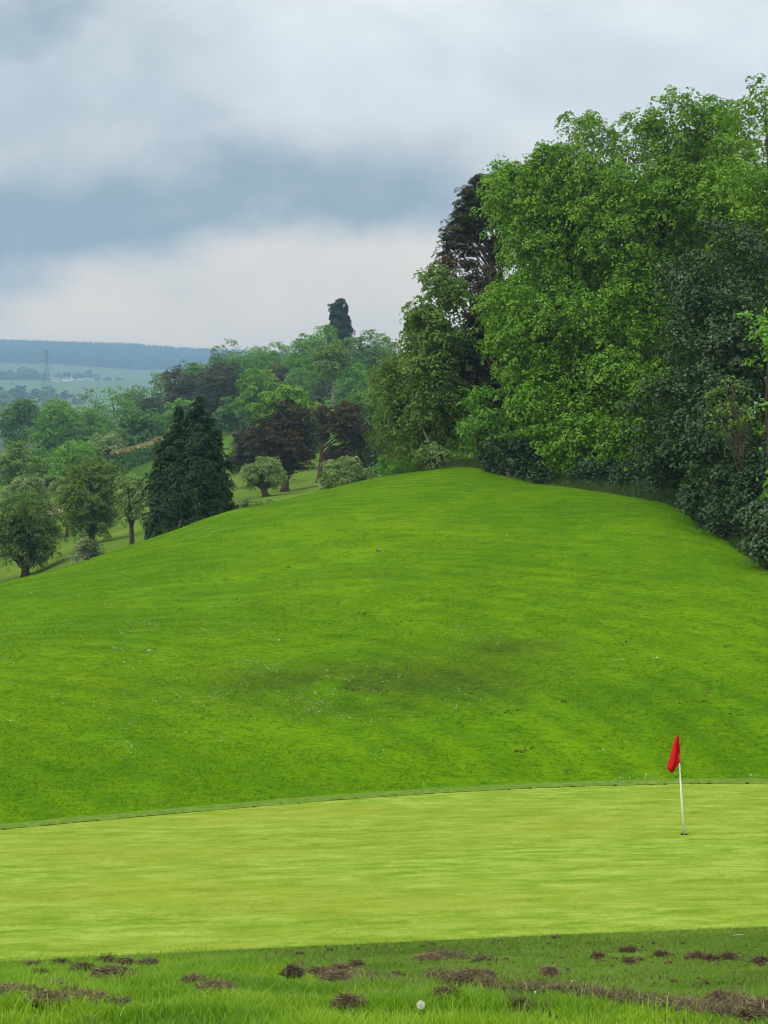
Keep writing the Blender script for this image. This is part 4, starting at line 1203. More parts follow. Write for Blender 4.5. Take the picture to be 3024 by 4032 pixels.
# ---- trees on the far side of the valley
VAL = 'trees across the valley'
FARO = dict(n=18, dens=0.8)
V = [
    # label, px, top, base, w, D, material, kind
    ('dark spreading tree at the left end of the valley wood', 75, 1562, 1800, 190, 300, 'bluegreen'),
    ('broad green tree with a two lobed crown at the left of the valley wood', 225, 1578, 1850, 230, 280, 'midgreen'),
    ('green tree behind the two lobed one, level with the foot of the pylon', 245, 1565, 1760, 150, 305, 'olive'),
    ('green tree between the two lobed one and the darker rounded trees', 345, 1580, 1830, 150, 285, 'midgreen'),
    ('tall loose tree with a wispy top left of the ridge woods', 372, 1515, 1790, 90, 315, 'grey'),
    ('wide green tree rising right of the wispy one', 455, 1530, 1800, 200, 290, 'midgreen'),
    ('dull green tree with a dead leader at its top', 545, 1500, 1760, 130, 295, 'bluegreen'),
    ('round blue green tree just above the upper end of the left hedge', 545, 1590, 1815, 200, 240, 'bluegreen'),
    ('olive tree cut by the left edge, above the whitebeam', 60, 1725, 1905, 170, 185, 'olive'),
    ('low bluish tree between the olive tree and the layered beech', 165, 1765, 1870, 90, 215, 'bluegreen'),
    ('greyish brown tree left of the clipped hedge', 425, 1690, 1840, 150, 225, 'grey'),
    ('blue green tree behind the greyish brown one', 480, 1665, 1820, 110, 235, 'bluegreen'),
    ('bright knobbly crowned tree above the tips of the cypress', 715, 1555, 1770, 150, 255, 'midgreen'),
    ('light green tree on the skyline beside the far blue ridge', 650, 1450, 1700, 150, 300, 'olive'),
    ('small rounded dark tree on the skyline left of the bright one', 725, 1412, 1660, 110, 310, 'bluegreen'),
    ('small bright tree on the skyline with a visible stem', 778, 1408, 1640, 90, 310, 'lime'),
    ('thin topped tree on the skyline behind the purple pines', 880, 1352, 1640, 190, 320, 'bluegreen'),
    ('green tree on the skyline right of the thin topped one', 990, 1345, 1660, 250, 320, 'midgreen'),
    ('green tree filling the skyline dip left of the domed wood', 1075, 1358, 1660, 210, 325, 'midgreen'),
    ('bright domed maple in front of the skyline trees', 1020, 1450, 1690, 190, 245, 'lime'),
    ('shaded tree under the bright domed maple', 930, 1560, 1720, 190, 262, 'bluegreen'),
    ('bare tinged brownish tree between the domed maple and the ash', 1100, 1405, 1620, 130, 300, 'rust'),
    ('grey green tree at the left shoulder of the domed wood', 1160, 1350, 1640, 170, 300, 'olive'),
    ('large dome shaped tree under the lone conifer, left half', 1255, 1300, 1620, 230, 290, 'midgreen'),
    ('pale green ash with a long bare pale trunk', 1310, 1365, 1595, 190, 240, 'olive'),
    ('green tree right of the bare trunked ash', 1390, 1410, 1620, 130, 255, 'midgreen'),
    ('grey green rounded tree under the lone conifer, right half', 1430, 1310, 1620, 210, 300, 'bluegreen'),
    ('bluish tree filling the gap between the domed wood and the birch', 1510, 1335, 1660, 190, 310, 'bluegreen'),
    ('green tree below the left shoulder of the domed wood', 1185, 1440, 1640, 110, 270, 'bluegreen'),
    ('low bushes of the valley wood behind the olive tree', 120, 1790, 1900, 240, 210, 'midgreen'),
    ('dark green thicket at the right foot of the two lobed tree', 330, 1720, 1860, 190, 235, 'bluegreen'),
    ('dark understorey tree beside the shaft of the ash', 1370, 1520, 1640, 150, 262, 'bluegreen'),
]
for i, (lb, px, tp, bs, w, D, mt) in enumerate(V):
    is_ash = 'bare pale trunk' in lb
    nm = 'ash_tree' if is_ash else ('maple_tree' if 'maple' in lb else 'broadleaf_tree')
    blob_tree(lb, px, tp, bs, w, D, 'far', 100 + i, group=VAL, mat=mt, name=nm, bare=0.42 if is_ash else 0.10, limbs=16 if is_ash else 6, bark=PALEBARK if is_ash else None,
              over=dict(FARO, lr=1.3, cr=0.7, L=0.34, Wd=0.27) if D < 270 else FARO, trunk_r=0.28 if is_ash else 0.2, n=7, thin=0.62 if ('wispy' in lb or 'thin topped' in lb) else 1.0, tshift=float(rnd.normal(0, 0.08)))
blob_tree('bright beech with flat layered sprays left of the yellowish green tree', 280, 1745, 1905, 190, 185, 'layer', 140, group=VAL, mat='midgreen', name='beech_tree', over=dict(lr=1.4, cr=0.9, n=24, L=0.32, Wd=0.24), tshift=0.2)
for i, (lb, px, tp, bs, w, D, mt) in enumerate([
    ('large dark purplish pine on the valley side above the cypress, right of its companion', 865, 1440, 1690, 210, 272, 'pine'),
    ('dark purplish pine left of the large one, above the cypress', 725, 1470, 1660, 200, 278, 'pine'),
    ('small dark pine below the bare trunked ash', 1250, 1510, 1700, 100, 215, 'pine'),
    ('dark pine low in the wood, between the bluish pines and the greyish brown tree', 575, 1560, 1700, 110, 285, 'pine')]):
    blob_tree(lb, px, tp, bs, w, D, 'pine', 150 + i, 'pine', VAL, mat=mt, name='pine_tree', bark=PINEBARK, over=dict(lr=1.3, cr=0.75, n=22, L=0.58, Wd=0.11, dens=0.85), trunk_r=0.25, n=8, limbs=8)
# the lone conifer on the skyline
se = []
for k, (yy_, ww, ox) in enumerate([(1200, 16, 4), (1214, 14, -24), (1218, 14, 28), (1235, 44, 2), (1252, 78, 0), (1278, 106, 2), (1308, 118, 0), (1338, 124, 2), (1366, 122, 0)]):
    se.append(E(1335 + ox, yy_, ww / 2, 22, 330))
tree('spruce_tree', 'lone dark conifer rising above the skyline', 'conifer', xy(1335, 330), se, 'cypress', 160, VAL, mat='spruce', trunk_r=0.3, limbs=40, thin=0.75, over=dict(lr=0.8, cr=0.6, n=22, L=0.75, Wd=0.2, up=0.45, droop=0.1, flat=0.5), top=W(1337, 1190, 330), forks=0.3)

# ------------------------------------------------------------------ clipped hedges
def hedge(label, pts, hgt, wid, seed, n, mat, topmat=None):
    r = np.random.default_rng(seed)
    pts = np.array(pts, float)
    seg = np.linalg.norm(np.diff(pts, axis=0), axis=1)
    s = np.concatenate([[0], np.cumsum(seg)])
    m_ = max(8, int(s[-1] / 1.5))
    q_ = np.linspace(0, s[-1], m_)
    cx_ = np.interp(q_, s, pts[:, 0]); cy2 = np.interp(q_, s, pts[:, 1])
    cz = H(cx_, cy2)
    root = empty('hedge', (cx_[0], cy2[0], cz[0]), label, 'hedge', 'clipped hedges across the valley')
    tx, ty = np.gradient(cx_), np.gradient(cy2)
    L_ = np.hypot(tx, ty); nx_, ny_ = -ty / L_, tx / L_
    rows = []
    for ox, oz in [(-0.36, -0.1), (-0.38, 0.72), (-0.2, 0.84), (0.2, 0.84), (0.38, 0.72), (0.36, -0.1)]:
        rows.append(np.stack([cx_ + nx_ * ox * wid, cy2 + ny_ * ox * wid, cz + oz * hgt], -1))
    rows = np.array(rows)
    idx = np.arange(6 * m_).reshape(6, m_)[:, 1:-1]
    qd = np.stack([idx[:-1, :-1], idx[:-1, 1:], idx[1:, 1:], idx[1:, :-1]], -1).reshape(-1, 4)
    mesh_obj('stem_mass', rows.reshape(-1, 3), [qd, np.array([[idx[k, 0] for k in range(6)], [idx[k, -1] for k in range(6)]])], LM['dark'], root, np.full(6 * m_, 0.2))

    def skin(name, count, only_top, mt):
        f = r.random(count) * (m_ - 1)
        i = f.astype(int); fr = f - i
        bx = cx_[i] * (1 - fr) + cx_[i + 1] * fr; by = cy2[i] * (1 - fr) + cy2[i + 1] * fr; bz = cz[i] * (1 - fr) + cz[i + 1] * fr
        u_ = r.random(count)
        side = r.random(count) < 0.5
        if only_top:
            ox = (r.random(count) - 0.5) * wid; oz = hgt * (0.97 + 0.16 * r.random(count))
            nn = np.tile([[0, 0, 1.0]], (count, 1))
        else:
            ontop = r.random(count) < 0.3
            ox = np.where(ontop, (r.random(count) - 0.5) * wid, np.where(side, -0.5, 0.5) * wid) + r.normal(0, 0.05, count)
            oz = np.where(ontop, hgt, hgt * r.random(count)) + r.normal(0, 0.06, count)
            endk = (f < 1.0) | (f > m_ - 2.0)
            ox = np.where(endk, (r.random(count) - 0.5) * wid, ox); oz = np.where(endk, hgt * r.random(count), oz)
            sg = np.where(side, -1, 1)
            nn = np.where(ontop[:, None], np.array([[0, 0, 1.0]]), np.stack([nx_[i] * sg, ny_[i] * sg, 0 * sg + 0.4], -1))
        p = np.stack([bx + nx_[i] * ox, by + ny_[i] * ox, bz + oz], -1)
        nn = unit(nn + r.normal(0, 0.5, (count, 3)))
        tg = unit(np.cross(nn, r.normal(0, 1, (count, 3)))); b = np.cross(nn, tg)
        sz = 0.15 + 0.14 * r.random(count)[:, None]
        Vv = np.stack([p - tg * sz, p + b * sz * 0.7, p + tg * sz, p - b * sz * 0.7], 1).reshape(-1, 3)
        mesh_obj(name, Vv, [np.arange(count * 4).reshape(-1, 4)], LM[mt], root, np.repeat(np.clip(0.45 + r.normal(0, 0.2, count), 0, 1), 4))
    skin('foliage', n, False, mat)
    if topmat:
        skin('new_growth', int(n * 0.4), True, topmat)
    return root


hp = []
for px, D in [(452, 204), (520, 218), (600, 232), (700, 250), (800, 270), (930, 300), (990, 315)]:
    hp.append(xy(px, D))
hedge('long clipped hedge with a yellowish top running up the valley side behind the cypress', hp, 2.3, 1.7, 201, 16000, 'bluegreen', 'straw')
hedge('short dark clipped hedge between the whitebeam and the yellowish green tree', [xy(95, 186), xy(170, 187), xy(240, 189), xy(300, 192)], 1.5, 1.3, 202, 5000, 'dark')
hedge('low dark hedge behind the long clipped one, under the greyish brown tree', [xy(440, 222), xy(540, 242), xy(640, 262)], 2.0, 2.0, 203, 7000, 'dark')

# ------------------------------------------------------------------ bunker
SAND = plain_mat('bunker_sand', (0.30, 0.22, 0.16), (0.40, 0.30, 0.22), 3.0, 0.9, 0.1, 0.3)
BANK = plain_mat('bunker_face', (0.11, 0.065, 0.045), (0.17, 0.10, 0.07), 2.0, 0.95, 0.05, 0.5)
bc_ = np.array(xy(205, 165.0))
r = np.random.default_rng(4)
a = np.linspace(0, 2 * np.pi, 28, endpoint=False)
rxb, ryb = 3.2, 3.0
ring = np.stack([bc_[0] + rxb * np.cos(a), bc_[1] + ryb * np.sin(a)], -1)
z0 = H(ring[:, 0], ring[:, 1])
bv = np.vstack([np.stack([ring[:, 0], ring[:, 1], z0 + 0.02 + 0.62 * (np.sin(a) > 0.2) * np.clip(np.sin(a), 0, 1)], -1),
                np.stack([bc_[0] + rxb * 0.93 * np.cos(a), bc_[1] + ryb * 0.93 * np.sin(a), z0 + 0.06], -1),
                [[bc_[0], bc_[1], H1(*bc_) + 0.04]]])
k = np.arange(28)
bq = np.stack([k, (k + 1) % 28, 28 + (k + 1) % 28, 28 + k], -1)
mesh_obj('bunker_face', bv, [bq], BANK)
tag(bpy.data.objects['bunker_face'], 'reddish brown cut face of a bunker', kind='structure')
mesh_obj('bunker_sand', bv, [np.stack([28 + k, 28 + (k + 1) % 28, 0 * k + 56], -1)], SAND)
tag(bpy.data.objects['bunker_sand'], 'pinkish sand of a small bunker in the valley', kind='structure')

# ------------------------------------------------------------------ far conifer forest on the ridge
def cones(name, x, y, h, rr, mat, label, seed):
    r = np.random.default_rng(seed)
    n = len(x); z = H(x, y) - 0.5
    a = np.arange(5) / 5 * 2 * np.pi
    lo = np.stack([x[:, None] + rr[:, None] * np.cos(a + 0.3), y[:, None] + rr[:, None] * np.sin(a + 0.3), np.repeat((z + h * 0.12)[:, None], 5, 1)], -1)
    mi = np.stack([x[:, None] + rr[:, None] * 0.62 * np.cos(a), y[:, None] + rr[:, None] * 0.62 * np.sin(a), np.repeat((z + h * 0.5)[:, None], 5, 1)], -1)
    tp = np.stack([x, y, z + h], -1)[:, None]
    v = np.concatenate([lo, mi, tp], 1)
    b = np.arange(n)[:, None, None] * 11
    k = np.arange(5)
    q_ = (b + np.stack([k, (k + 1) % 5, 5 + (k + 1) % 5, 5 + k], -1)[None]).reshape(-1, 4)
    t_ = (b + np.stack([5 + k, 5 + (k + 1) % 5, 0 * k + 10], -1)[None]).reshape(-1, 3)
    o = mesh_obj(name, v.reshape(-1, 3), [q_, t_], mat, None, np.repeat(np.clip(0.5 + r.normal(0, 0.2, n), 0, 1), 11))
    return tag(o, label, None, None, 'stuff')


r = np.random.default_rng(77)
n = 7200
fx = -1550 + r.random(n) * 1350; fy = 3720 + r.random(n) * 1230
hh = 15 + 12 * r.random(n)
cones('far_forest', fx, fy, hh, 4.2 + 3.0 * r.random(n), LM['spruce'], 'dense conifer plantation covering the hazy far ridge', 5)
# broadleaf masses and hedgerows on the far fields
for i, (lb, es, mt) in enumerate([
    ('bluish belt of trees on the far field at the left edge', [E(-20, 1490, 50, 28, far_d(1530)), E(35, 1487, 28, 27, far_d(1530)), E(95, 1488, 35, 32, far_d(1530)), E(135, 1486, 32, 28, far_d(1530)), E(165, 1492, 22, 20, far_d(1530))], 'bluegreen'),
    ('straggling trees behind the far farm buildings', [E(222, 1482, 30, 9, far_d(1560)), E(265, 1480, 18, 10, far_d(1560)), E(310, 1486, 24, 10, far_d(1560)), E(355, 1480, 22, 12, far_d(1560)), E(385, 1490, 16, 16, far_d(1540)), E(420, 1494, 20, 14, far_d(1530)), E(360, 1498, 18, 10, far_d(1535)), E(470, 1500, 30, 8, far_d(1530))], 'bluegreen'),
    ('dark belt of trees along the foot of the far fields', [E(-10, 1560, 60, 22, far_d(1150)), E(70, 1556, 50, 20, far_d(1150)), E(140, 1558, 40, 16, far_d(1150)), E(200, 1558, 40, 14, far_d(1150)), E(265, 1560, 40, 10, far_d(1150)), E(330, 1568, 40, 14, far_d(1130))], 'dark'),
    ('pale trees around the foot of the pylon', [E(180, 1566, 20, 10, far_d(1120)), E(208, 1562, 12, 12, far_d(1120)), E(300, 1572, 30, 12, far_d(1100)), E(20, 1575, 60, 14, far_d(1080))], 'grey')]):
    o, _c, N = crown('far_wood', es, 'far', None, 300 + i, mt, dict(lr=6.5, cr=3.8, n=16, L=3.0, Wd=2.3, dens=0.8), None, 0, 1.0)
    TRIS += 2 * N
    tag(o, lb, None, None, 'stuff')

# ------------------------------------------------------------------ pylons
STEEL = plain_mat('galvanised_steel', (0.10, 0.11, 0.12), (0.15, 0.16, 0.17), 1.0, 0.6, 0.3, 0.0)


def pylon(label, px, top, base, D, t_):
    D = far_d(D)
    x, y = xy(px, D)
    zt = (CY - top) / F * D
    zb = H1(x, y) - 0.5
    root = empty('pylon', (x, y, zb), label, 'pylon', 'electricity pylons on the far valley floor')
    h = zt - zb
    mb = MB()
    def hw(f): return (0.105 * (1 - f / 0.62) + 0.030) * h if f < 0.62 else (0.030 - 0.018 * (f - 0.62) / 0.38) * h
    fs = [0, 0.16, 0.30, 0.42, 0.53, 0.62, 0.70, 0.78, 0.86, 0.93, 1.0]
    rings = []
    for f in fs:
        w = hw(f)
        rings.append([np.array([x + sx * w, y + sy * w, zb + f * h]) for sx, sy in ((-1, -1), (1, -1), (1, 1), (-1, 1))])
    for i in range(len(fs) - 1):
        for k in range(4):
            mb.tube([rings[i][k], rings[i + 1][k]], t_, 4)
            mb.tube([rings[i][k], rings[i + 1][(k + 1) % 4]], t_ * 0.6, 3)
            mb.tube([rings[i][(k + 1) % 4], rings[i + 1][k]], t_ * 0.6, 3)
            mb.tube([rings[i + 1][k], rings[i + 1][(k + 1) % 4]], t_ * 0.6, 3)
    mb.build('lattice_body', STEEL, root)
    for f, arm in ((0.66, 0.115), (0.79, 0.135), (0.92, 0.105)):
        for s in (-1, 1):
            mb = MB()
            tip = np.array([x + s * arm * h, y, zb + (f + 0.012) * h])
            for sy in (-1, 1):
                mb.tube([np.array([x + s * hw(f), y + sy * hw(f), zb + f * h]), tip], t_ * 0.8, 3)
                mb.tube([np.array([x + s * hw(f + 0.04), y + sy * hw(f + 0.04), zb + (f + 0.045) * h]), tip], t_ * 0.6, 3)
            mb.tube([tip, tip - np.array([0, 0, 0.045 * h])], t_ * 0.7, 4)
            mb.build('cross_arm', STEEL, root)


pylon('tall lattice pylon standing against the far blue ridge', 183, 1375, 1590, 1120, 0.17)
pylon('smaller and fainter lattice pylon at the left edge', 44, 1500, 1590, 1400, 0.16)

# ------------------------------------------------------------------ farm on the far slope
WHITE = plain_mat('white_render', (0.72, 0.71, 0.68), (0.80, 0.79, 0.76), 0.5, 0.9, 0.1, 0.0)
SLATE = plain_mat('roof_slate', (0.10, 0.10, 0.11), (0.15, 0.15, 0.16), 0.8, 0.8, 0.2, 0.0)
TILE = plain_mat('faded_roof', (0.22, 0.15, 0.13), (0.28, 0.20, 0.17), 0.8, 0.85, 0.1, 0.0)
PALEROOF = plain_mat('sheet_roof', (0.35, 0.37, 0.38), (0.45, 0.47, 0.48), 0.8, 0.7, 0.2, 0.0)
GLASS = plain_mat('dark_window', (0.02, 0.025, 0.03), (0.04, 0.045, 0.05), 1.0, 0.3, 0.5, 0.0)


def house(label, px, ground_py, D, w, d, eave, ridge, wallm, roofm, gable_right=False, chim=0, cat='house', name='farmhouse', wins=3):
    k_ = far_d(D) / D; D = far_d(D); w, d, eave, ridge = w * k_, d * k_, eave * k_, ridge * k_
    x = (px - CX) / F * D; y = D
    z = max((CY - ground_py) / F * D, H1(x, y) - 0.2)
    root = empty(name, (x, y, z), label, cat, 'buildings of the far farm')
    mb = MB()
    v = [(-w / 2, -d / 2, -3), (w / 2, -d / 2, -3), (w / 2, d / 2, -3), (-w / 2, d / 2, -3), (-w / 2, -d / 2, eave), (w / 2, -d / 2, eave), (w / 2, d / 2, eave), (-w / 2, d / 2, eave), (-w / 2, 0, ridge), (w / 2, 0, ridge)]
    mb.add(np.array(v) + (x, y, z), [(0, 1, 5, 4), (1, 2, 6, 5), (2, 3, 7, 6), (3, 0, 4, 7)], [(4, 8, 7), (5, 6, 9)])
    if gable_right:
        gw, gd = w * 0.28, 1.2
        v = [(w / 2 - gw, -d / 2 - gd, -3), (w / 2, -d / 2 - gd, -3), (w / 2, -d / 2 - 0.01, -3), (w / 2 - gw, -d / 2 - 0.01, -3), (w / 2 - gw, -d / 2 - gd, eave), (w / 2, -d / 2 - gd, eave), (w / 2, -d / 2 - 0.01, eave), (w / 2 - gw, -d / 2 - 0.01, eave), (w / 2 - gw / 2, -d / 2 - gd, ridge + 0.2), (w / 2 - gw / 2, -d / 2 - 0.01, ridge + 0.2)]
        mb.add(np.array(v) + (x, y, z), [(0, 1, 5, 4), (1, 2, 6, 5), (3, 0, 4, 7)], [(4, 5, 8)])
    mb.build('wall', wallm, root)
    mb = MB()
    o_ = 0.3
    for s in (-1, 1):
        a0 = np.array([(-w / 2 - o_, s * (d / 2 + o_), eave - 0.15), (w / 2 + o_, s * (d / 2 + o_), eave - 0.15), (w / 2 + o_, 0, ridge + 0.12), (-w / 2 - o_, 0, ridge + 0.12)])
        vv = np.vstack([a0, a0 + (0, 0, 0.18)]) + (x, y, z)
        mb.add(vv, [(0, 1, 2, 3), (4, 5, 6, 7), (0, 1, 5, 4), (2, 3, 7, 6), (1, 2, 6, 5), (3, 0, 4, 7)])
    rf = mb.build('roof', roofm, root)
    for k in range(chim):
        mb = MB(); cx_ = (-w / 2 + 0.8) if k == 0 else (w / 2 - 0.8)
        mb.box((x + cx_, y, z + ridge + 0.6), (0.9, 0.7, 1.6))
        mb.box((x + cx_, y, z + ridge + 1.46), (1.05, 0.85, 0.12))
        ch = mb.build('chimney', wallm, None)
        ch.parent = root
        ch.location = -np.array(root.location)
    for k in range(wins):
        mb = MB()
        mb.box((x - w / 2 + w * (k + 0.7) / (wins + 0.9), y - d / 2 - 0.03, z + eave * 0.52), (0.9, 0.06, 1.1))
        mb.build('window', GLASS, root)
    return root


house('white farmhouse with a pointed gable on the far hillside', 269, 1506, 1500, 10.2, 6.0, 2.6, 4.6, WHITE, SLATE, True, 1)
house('pale house with a reddish roof left of the white farmhouse', 218, 1506, 1500, 7.6, 5.5, 1.7, 3.2, WHITE, TILE, False, 1, wins=2)
house('long low pale shed right of the white farmhouse', 320, 1508, 1500, 9.0, 6.0, 1.6, 2.6, PALEROOF, PALEROOF, False, 0, 'shed', 'farm_shed', 0)
house('small grey shed at the right end of the far farm', 361, 1508, 1500, 5.0, 5.0, 1.5, 2.3, PALEROOF, PALEROOF, False, 0, 'shed', 'farm_shed', 0)

# ------------------------------------------------------------------ uncut grass along the foot of the wood
pl = np.array([W(*p)[:2] for p in [(1500, 1880, 80), (1640, 1862, 76), (1780, 1848, 72), (1860, 1838, 69), (2000, 1862, 66), (2120, 1890, 63), (2250, 1925, 60), (2450, 1958, 57), (2650, 2000, 53), (2780, 2065, 49.5), (2900, 2150, 46), (3060, 2262, 42), (3250, 2330, 39)]])
s = np.concatenate([[0], np.cumsum(np.linalg.norm(np.diff(pl, axis=0), axis=1))])
n = 30000
q = rnd.random(n) * s[-1]
bx = np.interp(q, s, pl[:, 0]); by = np.interp(q, s, pl[:, 1])
off = rnd.gamma(2.0, 0.45, n) - 0.35 + (fbm2(bx / 1.2, by / 1.2, 3) - 0.5) * 1.6
x = bx + off * 0.55; y = by + off * 0.85
hg = (0.12 + 0.50 * rnd.random(n)) * sstep(-0.7, 1.0, off)
k = hg > 0.05
blades('uncut_grass', x[k], y[k], hg[k], 0.010 + 0.008 * rnd.random(k.sum()), np.clip(rnd.normal(0.5, 0.25, k.sum()), 0, 1), LONG, 'uncut grass and nettles along the foot of the wood', 0.6, None, True)

MOWN = leaf_mat('mown_blade', (0.066, 0.165, 0.003), (0.110, 0.245, 0.004), (0.200, 0.350, 0.012), rough=0.7, spec=0.06, trans=0.25, tcol=(1.1, 1.1, 0.6))
# tufted turf that gives the mown slope its nap
n = 330000
y = 23.2 + (rnd.random(n) ** 1.1) * 49
x = (rnd.random(n) * 2 - 1) * (0.265 * y + 0.4)
nap = fbm2(x / 0.8, y / 0.8, 3)
k = (rnd.random(n) < sstep(0.30, 0.60, nap)) & (inside_green(x, y) < -0.62)
x, y, nap = x[k], y[k], nap[k]
blades('turf_nap', x, y, 0.020 + 0.030 * rnd.random(len(x)), 0.007 + 0.007 * rnd.random(len(x)), np.clip(0.1 + 0.75 * nap + rnd.normal(0, 0.18, len(x)), 0, 1), MOWN, 'coarser tufts in the mown hillside turf', 1.0, None, True)

# ------------------------------------------------------------------ daisies
cl_ = [(300, 2560, 330, 90, 210), (620, 2730, 380, 110, 260), (900, 2760, 330, 80, 200), (980, 2580, 260, 90, 130), (560, 2455, 60, 14, 50), (430, 2500, 150, 40, 50), (250, 2290, 240, 40, 90), (170, 2335, 110, 7, 60),
       (900, 2105, 45, 4, 40), (850, 2085, 120, 22, 40), (1430, 2620, 230, 60, 80), (1930, 2530, 40, 10, 40), (2572, 2594, 12, 3, 16), (2420, 2605, 22, 6, 16), (1960, 2722, 28, 8, 16), (2530, 3072, 60, 8, 50), (920, 2035, 180, 14, 60),
       (1600, 1893, 70, 8, 45), (1760, 1893, 90, 8, 40), (70, 2846, 45, 4, 24), (3000, 3070, 60, 6, 20), (1150, 2750, 280, 60, 130), (520, 2560, 60, 10, 45), (445, 2395, 30, 8, 25), (1030, 2143, 7, 2, 14), (2000, 2107, 8, 3, 10),
       (1000, 2640, 900, 160, 120), (1300, 2900, 900, 120, 60), (1500, 2200, 900, 150, 50), (2800, 2150, 120, 60, 24)]
dp = []
r = np.random.default_rng(21)
for (a, b, sa, sb, n) in cl_:
    ns_ = max(2, n // 9)
    sa_, sb_ = r.normal(a, sa, ns_), r.normal(b, sb, ns_)
    i_ = r.integers(ns_, size=int(n * 0.62))
    sp_ = min(sa * 0.5, 34)
    dp.append(np.stack([sa_[i_] + r.normal(0, sp_, len(i_)), sb_[i_] + r.normal(0, min(sb * 0.5, sp_ * 0.35), len(i_))], -1))
dp = np.concatenate(dp)
D = hit(dp[:, 0], dp[:, 1], 24, 74, 700)
k = np.isfinite(D) & (D > 24.5)
px, D = dp[k, 0], D[k]
x = (px - CX) / F * D
k = (inside_green(x, D) < -0.5)
x, D = x[k], D[k]
n = len(x)
c = np.stack([x, D, H(x, D) + 0.035], -1)
nn = unit(np.array([0, -0.25, 1.0]) + r.normal(0, 0.3, (n, 3)))
t1 = unit(np.cross(nn, np.array([1.0, 0.2, 0]))); t2 = np.cross(nn, t1)
rad = (0.006 + 0.007 * r.random(n) ** 1.5)[:, None, None]
a = np.arange(8) / 8 * 2 * np.pi
pet = c[:, None] + rad * (np.cos(a)[None, :, None] * t1[:, None] + np.sin(a)[None, :, None] * t2[:, None]) * (1 + 0.25 * np.cos(a * 4))[None, :, None]
v = np.concatenate([pet, c[:, None] - nn[:, None] * 0.004], 1).reshape(-1, 3)
k8 = np.arange(8)
tri = (np.arange(n)[:, None, None] * 9 + np.stack([k8, (k8 + 1) % 8, 0 * k8 + 8], -1)[None]).reshape(-1, 3)
PETAL = plain_mat('daisy_petal', (0.74, 0.74, 0.70), (0.80, 0.80, 0.77), 5, 0.7, 0.2, 0.0)
tag(mesh_obj('daisies', v, [tri], PETAL), 'white daisies scattered over the hillside turf', None, None, 'stuff')

# ------------------------------------------------------------------ worm casts and scuffed soil on the hillside
cent = [(2085, 2945), (2062, 2962), (2435, 2540), (2436, 2636), (2844, 2860), (2690, 2768), (2212, 2766), (1635, 2063), (1820, 2046), (1870, 2030), (1690, 2093), (1760, 1990), (1600, 2238), (1672, 2362), (1150, 2312), (1222, 2343), (1022, 2385), (1096, 2392), (1312, 2371), (2240, 3041), (2836, 2632),
        (2400, 2908), (2010, 2802), (2240, 2642), (2855, 2545), (3010, 2610), (2772, 2766), (2880, 2820), (2310, 2994), (1420, 2050), (1520, 2128), (1720, 2150), (1880, 2200), (1900, 2255), (1500, 2258), (1130, 2240), (1060, 2280), (945, 2370), (1590, 2446), (1360, 2450), (1400, 2420), (900, 2290), (1370, 2715), (1500, 2720), (1510, 2660)]
sp = []
r = np.random.default_rng(31)
for (a, b) in cent:
    for k in range(r.integers(4, 11)):
        sp.append((a + r.normal(0, 20), b + r.normal(0, 6), 1.0))
for k in range(260):
    sp.append((r.random() * 3200 - 80, 1960 + r.random() ** 0.8 * 1100, 0.6))
sp = np.array(sp)
D = hit(sp[:, 0], sp[:, 1], 24, 74, 700)
mb = MB()
for (a, b, q_), d_ in zip(sp, D):
    if not np.isfinite(d_) or d_ < 24: continue
    x_ = (a - CX) / F * d_
    if inside_green(np.array([x_]), np.array([d_]))[0] > -0.7: continue
    s_ = (0.007 + 0.013 * r.random() ** 2) * q_
    mb.add(CV * (1 + 0.25 * r.normal(0, 1, (len(CV), 1))) * np.array([s_ * 1.7, s_ * 1.1, s_ * 0.7]) + np.array([x_, d_, H1(x_, d_) + 0.012]), None, CF)
tag(mb.build('worm_casts', SOIL), 'small dark scuffs of soil scattered over the hillside', None, None, 'stuff')
# soil nicks along the cut edge
mb = MB()
for px in (20, 190, 382, 1000, 1180, 1335, 1560, 1700, 2005, 2088, 2198, 2255, 2300, 2420, 2560, 2575, 2617, 2670, 2720, 2752, 2790, 2940):
    d_ = 24.0
    for _ in range(6):
        x_ = (px - CX) / F * d_; d_ = float(y_far(np.array([x_]))[0])
    s_ = 0.014 + 0.014 * r.random()
    mb.add(CV * (1 + 0.2 * r.normal(0, 1, (len(CV), 1))) * np.array([s_ * 1.5, s_, s_ * 0.8]) + np.array([x_, d_ - 0.03, H1(x_, d_) + 0.012]), None, CF)
tag(mb.build('edge_crumbs', DARKSOIL), 'dark crumbs of soil along the cut edge of the green', None, None, 'stuff')

# ------------------------------------------------------------------ single small things
STONE = plain_mat('stone', (0.04, 0.04, 0.045), (0.35, 0.34, 0.32), 9.0, 0.8, 0.2, 0.3)
d_ = hit([1490], [2172], 30, 74, 900)[0]
x_ = (1490 - CX) / F * d_
st = mesh_obj('stone', lump((x_, d_, H1(x_, d_) + 0.03), 0.06, 0.045, 0.035, 9), [SF], STONE, None, smooth=True)
tag(st, 'dark and pale stone lying alone on the upper hillside', 'stone')

